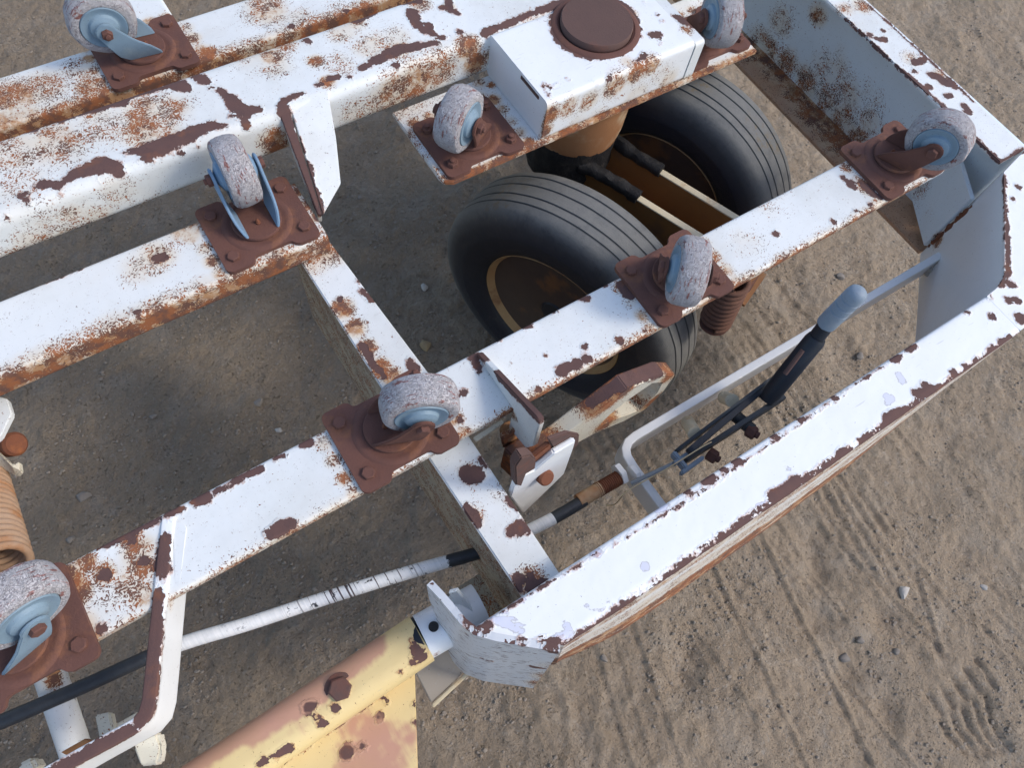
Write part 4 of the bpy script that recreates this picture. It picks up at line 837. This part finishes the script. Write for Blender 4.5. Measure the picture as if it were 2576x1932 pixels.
def flat(a, b, w, th, mat, name, up=(0, 0, 1), parent=None, label=None):
    a, b = Vector(a), Vector(b); t = (b-a).normalized(); u = Vector(up); u = (u-t*u.dot(t)).normalized(); s = t.cross(u)
    n = 8; mid = []
    pts = []
    for k in range(7): a_ = math.radians(90+180*k/6); pts.append(a+t*(w*math.cos(a_))+u*(w*math.sin(a_)))
    for k in range(7): a_ = math.radians(-90+180*k/6); pts.append(b+t*(w*math.cos(a_))+u*(w*math.sin(a_)))
    pts = [q+s*th/2 for q in pts]
    return part(name, slab([tuple(q) for q in pts], s, th, .0008), mat, label, False, parent)
fr = flat(p(1712,1128,1.140), p(1925,966,1.105), .014, .006, 'lever', 'brake_frame', label='twin side plates of the hand brake')
flat(p(1738,1150,1.140), p(1955,1010,1.105), .016, .008, 'lever', 'side_plate', parent=fr)
flat(p(1740,1130,1.110), p(1960,945,1.11), .010, .010, 'black', 'lever_link', parent=fr)
part('cross_pin', tube([p(1838,1036,1.130), p(1892,1082,1.130)], .011, 14), 'lever', worn=False, parent=fr)
part('cross_pin', tube([p(1910,985,1.110), p(1965,1000,1.110)], .010, 14), 'lever', worn=False, parent=fr)
for q in ((1880, 1080, 1.13), (1782, 1140, 1.15)):
    part('bolt_end', hexhead(p(*q), (.25, -.9, .25), .012, .016, False, .006), 'rust', worn=False, parent=fr)
for q, w in (((1730, 1062, 1.20), (1748, 1092, 1.14)), ((1822, 1000, 1.20), (1842, 1008, 1.14))):
    part('spacer', tube([p(*q), p(*w)], .012, 18), 'pale', worn=False, parent=fr)
cl = part('clevis', join([box(tuple(p(1722,1148,1.135)), .05, .007, .016, .002, R_(3)), box(tuple(p(1740,1172,1.135)), .05, .007, .016, .002, R_(3)), box(tuple(p(1708,1160,1.135)), .008, .034, .018, .002, R_(3))]), 'grip', 'grey clevis at the end of the brake rod', worn=False)
part('brake_rod', tube([p(1712,1158,1.140), p(1588,1216,1.185)], .0038, 10), 'steel', 'thin steel brake rod', worn=False)
nuta, nutb = p(1568,1196,1.190), p(1512,1228,1.190); nd = (nutb-nuta).normalized()
cab = spline([nutb, p(1470,1258,1.190), p(1400,1300,1.190), p(1310,1345,1.190), p(1225,1384,1.190), p(1030,1440,1.190), p(830,1502,1.190), p(630,1568,1.190), p(430,1630,1.190), p(200,1732,1.190), p(0,1818,1.190), p(-150,1880,1.25)], 14)
ths = part('threaded_sleeve', tube([nuta+nd*(i*.0012) for i in range(46)], [.0118+(.0016 if i % 3 == 0 else 0) for i in range(46)], 18), 'rustred', 'rusty threaded cable end', worn=False)
part('lock_nut', hexhead(p(1553,1196,1.19)-nd*.0, -nd, .020, .011), 'clean', 'white hexagon lock nut', worn=False, parent=ths)
part('lock_nut', hexhead(p(1590,1196,1.19), -nd, .018, .010), 'clean', worn=False, parent=ths)
part('cable_ferrule', tube([p(1512,1228,1.19), p(1455,1262,1.19)], .0125, 20), 'drum', 'rust stained ferrule on the brake cable', worn=False)
part('brake_cable', tube(cab[14:], .0105, 18), 'hose', 'black brake cable sheath with peeling white paint', worn=False)

# ------------------------------------------------------------------ LEFT STAY AND LOWER LEFT FITTINGS
sty = [(*at(424,1300,.996), 0), (*at(410,1420,.996), 0), (*at(396,1550,.996), 0), (*at(383,1680,.996), 0), (*at(374,1762,.996), 0), (*at(364,1798,.996), 0), (*at(340,1826,.996), 0), (*at(292,1852,.996), 0), (*at(200,1902,.996), 0), (*at(80,1970,.996), 0), (*at(-60,2045,.996), 0)]
part('bent_stay', sweep(sty, rprofile(-.0085, .0085, H-1.075, H-.996, .002, .005), .006), 'clean', 'bent upright flat bar with a purple brown chipped edge')
part('stay_tab', slab([P(432,1300,.998), P(468,1318,.998), P(472,1330,.998), P(455,1475,1.0), P(448,1480,1.0), P(436,1470,1.0)], (0, 0, 1), .008, .002, .007), 'white', 'tab welding the stay to the middle rail')
part('support_tube', tube(dense([tuple(p(118,1675,1.22)), tuple(p(192,1895,1.26))], .01), .0215, 24), 'white', 'short white tube below the brake cable')
part('tube_flange', slab([P(150,1895,1.10), P(215,1858,1.10), P(228,1865,1.10), P(172,1905,1.12)], (0, 0, 1), .01, .002), 'drum', worn=False)
part('stub_bracket', slab([P(238,1800,1.10), P(275,1792,1.10), P(295,1872,1.10), P(255,1885,1.10)], (0, 0, 1), .018, .002, .01), 'cream', 'cream stub bracket', worn=True)
part('stub_web', slab([P(270,1800,1.105), P(292,1822,1.12), P(345,1792,1.12), P(340,1830,1.12), P(285,1860,1.12)], (0, 0, 1), .006, .001), 'cream')
part('joint_block', slab([P(330,1878,1.09), P(395,1840,1.09), P(405,1885,1.11), P(398,1925,1.14), P(350,1930,1.14)], (0, 0, 1), .03, .004, .01), 'cream', 'cream jointed block below the stay')
part('stub_bracket', slab([P(40,1925,1.12), P(80,1905,1.12), P(96,1935,1.12), P(60,1960,1.12)], (0, 0, 1), .03, .004, .01), 'cream')
part('under_flange', slab([P(-60,1795,1.03), P(-60,1765,1.03), P(100,1685,1.03), P(152,1688,1.04), P(120,1702,1.05), P(100,1697,1.04)], (0, 0, 1), .006, .001), 'drum', 'ochre flange edge under the left caster', worn=False)
# far left rear lug, pin and spring
lug = part('pivot_lug', slab([P(-40,1000,1.08), P(0,998,1.08), P(18,1003,1.08), P(30,1040,1.08), P(0,1100,1.08), P(-40,1130,1.08)], (0, 0, 1), .012, .002, .008), 'white', 'white pivot lug at the left edge')
part('pivot_pin', lathe([(.019, 0), (.019, .02), (.015, .025), (.0, .025)], (.6, -.5, .6), Vector(P(22,1120,1.17)), 28), 'rustred', 'brown pivot pin', worn=False, parent=lug)
part('pivot_lug', slab([P(-30,1110,1.15), P(0,1140,1.15), P(32,1170,1.15), P(48,1160,1.15), P(52,1185,1.16), P(40,1196,1.17), P(-30,1160,1.17)], (0, 0, 1), .012, .002, .008), 'cream')
part('coil_spring', coil(p(-52,1180,1.20), p(10,1430,1.06), .031, .0056, 19), 'springpale', 'pale rusty coil spring at the left edge', worn=False)

# ------------------------------------------------------------------ GROUND
LEFTS = []
def ground():
    xs = np.concatenate([np.linspace(-60, -1.3, 24)[:-1], np.arange(-1.3, 3.0, .0052), np.linspace(3.0, 60, 24)[1:]])
    ys = np.concatenate([np.linspace(-60, -1.0, 24)[:-1], np.arange(-1.0, 2.5, .0052), np.linspace(2.5, 60, 24)[1:]])
    X, Y = np.meshgrid(xs, ys, indexing='ij'); Z = np.zeros_like(X)
    def vnoise(sc, seed, sx=1.0, rot=0.0):
        r = np.random.default_rng(seed); N = 256; T = r.random((N, N)); a = math.cos(rot); b = math.sin(rot)
        U = ((X*a+Y*b)*sc*sx+7.3) % N; V = ((-X*b+Y*a)*sc+3.1) % N
        i = U.astype(int); j = V.astype(int); fu = U-i; fv = V-j; fu = fu*fu*(3-2*fu); fv = fv*fv*(3-2*fv); i2, j2 = (i+1) % N, (j+1) % N; i %= N; j %= N
        return T[i, j]*(1-fu)*(1-fv)+T[i2, j]*fu*(1-fv)+T[i, j2]*(1-fu)*fv+T[i2, j2]*fu*fv-.5
    Z += .018*vnoise(3.1, 1)+.012*vnoise(7, 2)+.006*vnoise(15, 3)+.0035*vnoise(31, 4)+.0030*vnoise(62, 5)
    lump = vnoise(24, 8)+.6*vnoise(48, 9); Z += .006*np.clip(lump-.12, 0, 1)*2
    Z += .0034*vnoise(110, 6)+.0022*vnoise(88, 16); cr = vnoise(40, 17)+.5*vnoise(80, 18); Z += .0045*np.clip(cr-.18, 0, 1)
    def seg(a, b):
        d = np.array(b)-np.array(a); L = math.hypot(*d); t = np.clip(((X-a[0])*d[0]+(Y-a[1])*d[1])/L**2, 0, 1)
        px, py = a[0]+d[0]*t, a[1]+d[1]*t; s = ((X-a[0])*d[1]-(Y-a[1])*d[0])/L
        return np.hypot(X-px, Y-py), s
    # tread tracks running down the picture: paired ridge + groove
    lines = [((1909,1329),(2205,1932),1.2), ((1792,1407),(2035,1932),1.0), ((1590,1543),(1720,1932),.9), ((1690,1480),(1900,1800),.7), ((2040,1290),(2380,1640),.8), ((1960,1310),(2130,1560),.8),
             ((2095,1660),(2360,2000),.9), ((2310,1440),(2370,1640),1.0), ((1500,1600),(1600,1960),.7), ((1540,1560),(1650,1950),.6), ((2120,1180),(2420,1560),.5),
             ((1960,700),(2330,1170),.6), ((1900,760),(2010,900),.7), ((1880,820),(1990,960),.7), ((1740,880),(1900,1080),.6), ((1700,1010),(1790,1180),.7), ((1640,960),(1840,1220),.6), ((1500,1040),(1700,1310),.6), ((1620,1150),(1700,1290),.6), ((1480,1100),(1600,1290),.5), ((1850,1250),(2060,1500),.5),
             ((2480,1580),(2600,1700),.8), ((2500,1540),(2610,1640),.8), ((2440,1420),(2600,1560),.5), ((2230,100),(2500,330),.5), ((2400,20),(2600,190),.5),
             ((1240,1560),(1420,1932),.35), ((1160,1750),(1220,1932),.4)]
    for a, b, k in lines:
        q, s = seg(at(*a, H), at(*b, H)); Z += .55*k*(.0075*np.exp(-(q/.0045)**2)-.005*np.exp(-(((s-.010)**2+np.maximum(0, q-np.abs(s))**2)/.006**2)))
    rb = (X*math.cos(-.9)+Y*math.sin(-.9)); 
    q, s = seg(at(1930,960,H), at(2190,1400,H)); Z += .004*np.sin(s*2*math.pi/.028)*np.exp(-(q/.10)**2)*(vnoise(5, 22)+.5)
    q, s = seg(at(1560,1100,H), at(1800,1480,H)); Z += .003*np.sin(s*2*math.pi/.030)*np.exp(-(q/.12)**2)*(vnoise(5, 23)+.5)
    # hollows (heel scuffs, lumps)
    for u, v, r, k in ((2050,1370,.035,-.022), (2062,1440,.03,-.018), (2065,1570,.035,-.016), (2225,1560,.035,-.016), (1735,1640,.04,-.024), (1715,1720,.035,-.018), (2130,1700,.035,-.012), (2240,1790,.03,-.014), (2420,1390,.04,-.016), (2380,1110,.05,-.012), (1980,740,.05,-.014), (2120,900,.05,-.014),
                       (2120,1590,.07,.012), (1900,1650,.09,.010), (2250,1450,.09,.010), (1850,900,.06,.012), (2460,1250,.08,.010), (2500,160,.05,-.012), (2390,90,.06,.010), (1270,1880,.07,-.012), (1340,1820,.08,.010), (860,1640,.05,-.010), (620,1700,.06,.008), (560,1180,.08,.008), (1180,1500,.06,-.010), (980,1580,.05,.008), (2500,1750,.05,.008), (1950,1130,.05,-.014)):
        x, y = at(u, v, H); Z += k*np.exp(-((X-x)**2+(Y-y)**2)/r**2)
    # boot print: arch bars and heel bars
    for i in range(5):
        q, s = seg(at(2335+i*30, 1750-i*22, H), at(2370+i*30, 1796-i*18, H)); Z += -.009*np.exp(-(q/.0065)**2)
    for i in range(5):
        pa = [at(2372+i*26, 1822-i*17, H), at(2392+i*24, 1858-i*12, H), at(2430+i*22, 1895-i*8, H), at(2460+i*20, 1905-i*6, H)]
        qq = np.minimum.reduce([seg(a, b)[0] for a, b in zip(pa[:-1], pa[1:])]); Z += -.009*np.exp(-(qq/.006)**2)
    # round trail of a curved mark near the front corner, and a stone print
    for cx, cy, r0, k in ((2520,240,.05,.006), (2520,240,.03,.005), (1250,1830,.15,.006)):
        x, y = at(cx, cy, H); rr_ = np.hypot(X-x, Y-y); Z += k*np.exp(-((rr_-r0)/.008)**2)*(vnoise(4, 31)+.4)
    far = np.clip((np.hypot(X-.8, Y-.6)-2.4)/2, 0, 1); Z *= (1-far)
    Z -= Z[(np.abs(X-.7) < .4) & (np.abs(Y-.6) < .3)].mean()
    for c in (C1, C2):                                   # tyres press the dirt flat
        q = np.hypot(X-c.x, Y-c.y); Z = np.where(q < .16, Z*np.clip((q-.05)/.11, 0, 1)-.004, Z)
    # soil colour mask: darker under the middle of the dolly and to its left
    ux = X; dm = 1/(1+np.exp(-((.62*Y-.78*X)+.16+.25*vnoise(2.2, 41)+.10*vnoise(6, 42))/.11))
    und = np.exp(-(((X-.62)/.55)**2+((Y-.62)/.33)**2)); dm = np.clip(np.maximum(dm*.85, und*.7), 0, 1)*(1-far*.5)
    n0, n1 = X.shape; V = np.stack([X, Y, Z], -1).reshape(-1, 3)
    i = np.arange(n0-1)[:, None]*n1; j = np.arange(n1-1)[None, :]; F = np.stack([i+j, i+n1+j, i+n1+j+1, i+j+1], -1).reshape(-1, 4)
    me = bpy.data.meshes.new('ground'); me.vertices.add(len(V)); me.vertices.foreach_set('co', V.ravel())
    me.loops.add(F.size); me.loops.foreach_set('vertex_index', F.ravel().astype(np.int32)); me.polygons.add(len(F)); me.polygons.foreach_set('loop_start', np.arange(0, F.size, 4, dtype=np.int32))
    me.update(); me.validate()
    me.polygons.foreach_set('use_smooth', [True]*len(me.polygons))
    a = me.attributes.new('dark_soil', 'FLOAT', 'POINT'); a.data.foreach_set('value', dm.ravel().astype(np.float32))
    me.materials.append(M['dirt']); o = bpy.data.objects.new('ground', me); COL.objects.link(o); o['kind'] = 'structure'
    return xs, ys, Z
GX, GY, GZ = ground()

def gz(x, y):
    i = int(np.clip(np.searchsorted(GX, x), 0, len(GX)-1)); j = int(np.clip(np.searchsorted(GY, y), 0, len(GY)-1)); return float(GZ[i, j])
def rock(r, seed, flat=.6, sub=2):
    bm = bmesh.new(); bmesh.ops.create_icosphere(bm, subdivisions=sub, radius=r); rn = random.Random(seed); off = Vector((rn.random()*50, rn.random()*50, 0)); sx, sy = rn.uniform(.8, 1.3), rn.uniform(.7, 1.0)
    for v in bm.verts:
        k = 1+.45*mnoise.noise(v.co/r*1.1+off)+.2*mnoise.noise(v.co/r*2.6+off); v.co *= k; v.co.x *= sx; v.co.y *= sy; v.co.z *= flat
        for pl in ((1, .3, .2), (-.4, 1, .1), (-.3, -.8, .4), (0, .2, 1)):
            n = Vector(pl).normalized(); d = v.co.dot(n)
            if d > r*.62: v.co -= n*(d-r*.62)*.8
    bmesh.ops.rotate(bm, matrix=Matrix.Rotation(rn.random()*6, 3, 'Z'), verts=bm.verts)
    return frombm(bm)
STN = [(652,1018,.012,'stone','dark grey stone lying alone between the wide and middle rails'), (704,1085,.008,'stonew','small pale stone right of the middle of the dark soil'), (386,1050,.008,'stone','flat oval stone in the dark soil left of a dark grey stone'),
       (1070,872,.016,'stoney','yellowish brown stone beside the tyre and cross member'), (1068,722,.011,'stonew','pale flat stone left of the near tyre rim'), (905,497,.008,'stone','small grey stone below the pad plate left of the tyre'),
       (2268,1488,.013,'stonew','pale chip of stone on the open dirt right of the outer rail'), (2254,1640,.010,'stone','square grey crumb of soil lower right'), (2162,1612,.010,'stone','grey lump of soil at the head of a boot scuff'),
       (2128,1655,.012,'stone','broken grey clod below the boot scuff'), (2475,1478,.009,'stonew','long pale stone near the right picture edge'), (210,1250,.016,'stone','rounded stone half sunk in dark soil beside the left spring'), (180,1360,.009,'stone','small stone above the left end of the middle rail'),
       (2115,695,.016,'stone','flat grey stone between the brake lever and the front tyre'), (2165,895,.012,'stone','grey stone to the right of the lever grip'), (1518,1655,.009,'stone','grey pebble just below the outer rail')]
for u, v, r, mt, lab in STN:
    x, y = at(u, v, H); me = rock(r*1.05, hash((u, v)) % 1000); o = link('stone', me, M[mt], None, lab, True); o.location = (x, y, gz(x, y)+r*.15); o['category'] = 'stone'
# loose grit
cl_v, cl_f = [], []
ico = bmesh.new(); bmesh.ops.create_icosphere(ico, subdivisions=1, radius=1); iv = np.array([v.co[:] for v in ico.verts]); ifc = np.array([[v.index for v in f.verts] for f in ico.faces]); ico.free()
pts = []
while len(pts) < 22000:
    u, v = rng.uniform(-60, 2640), rng.uniform(-60, 1990); x, y = at(u, v, H)
    dn_ = mnoise.noise(Vector((x*5, y*5, 0)))+.5*mnoise.noise(Vector((x*14, y*14, 3)))
    if rng.random() < .25+dn_*1.4: pts.append((x, y))
for k, (x, y) in enumerate(pts):
    r = .0010+.0034*rng.random()**5; q = iv*(1+.35*(rng.random((len(iv), 1))-.5))*r*np.array([rng.uniform(.8, 1.4), rng.uniform(.7, 1.1), .75])
    cl_v.append(q+np.array([x, y, gz(x, y)+r*.25])); cl_f.append(ifc+k*len(iv))
V_, F_ = np.concatenate(cl_v), np.concatenate(cl_f)
me = bpy.data.meshes.new('grit'); me.from_pydata([tuple(v) for v in V_], [], [tuple(f) for f in F_.tolist()])
o = link('loose_grit', me, stonemat('grit', (.30, .255, .205), (.19, .155, .12)), None, 'loose grit and crumbs of soil scattered over the trodden dirt'); o['kind'] = 'stuff'; o['category'] = 'grit'
# straw caught on the brake rod
st_ = [p(1555,1253,1.20), p(1600,1222,1.19), p(1680,1178,1.185), p(1760,1128,1.18), p(1790,1112,1.185)]
st_ = [p(1555,1253,1.14), p(1600,1222,1.13), p(1680,1178,1.115), p(1760,1128,1.10), p(1790,1112,1.10)]
o = link('straw_stalk', tube(spline([tuple(q) for q in st_], 6), .0011, 6), M['straw'], None, 'thin pale straw stalk lying along the brake rod'); o['category'] = 'straw'
o = link('straw_stalk', tube(spline([tuple(p(1575,1235,1.16)), tuple(p(1548,1268,1.25)), tuple(p(1525,1272,1.38))], 6), .0010, 6), M['straw'], None, 'short bent straw hanging under the white lock nut'); o['category'] = 'straw'
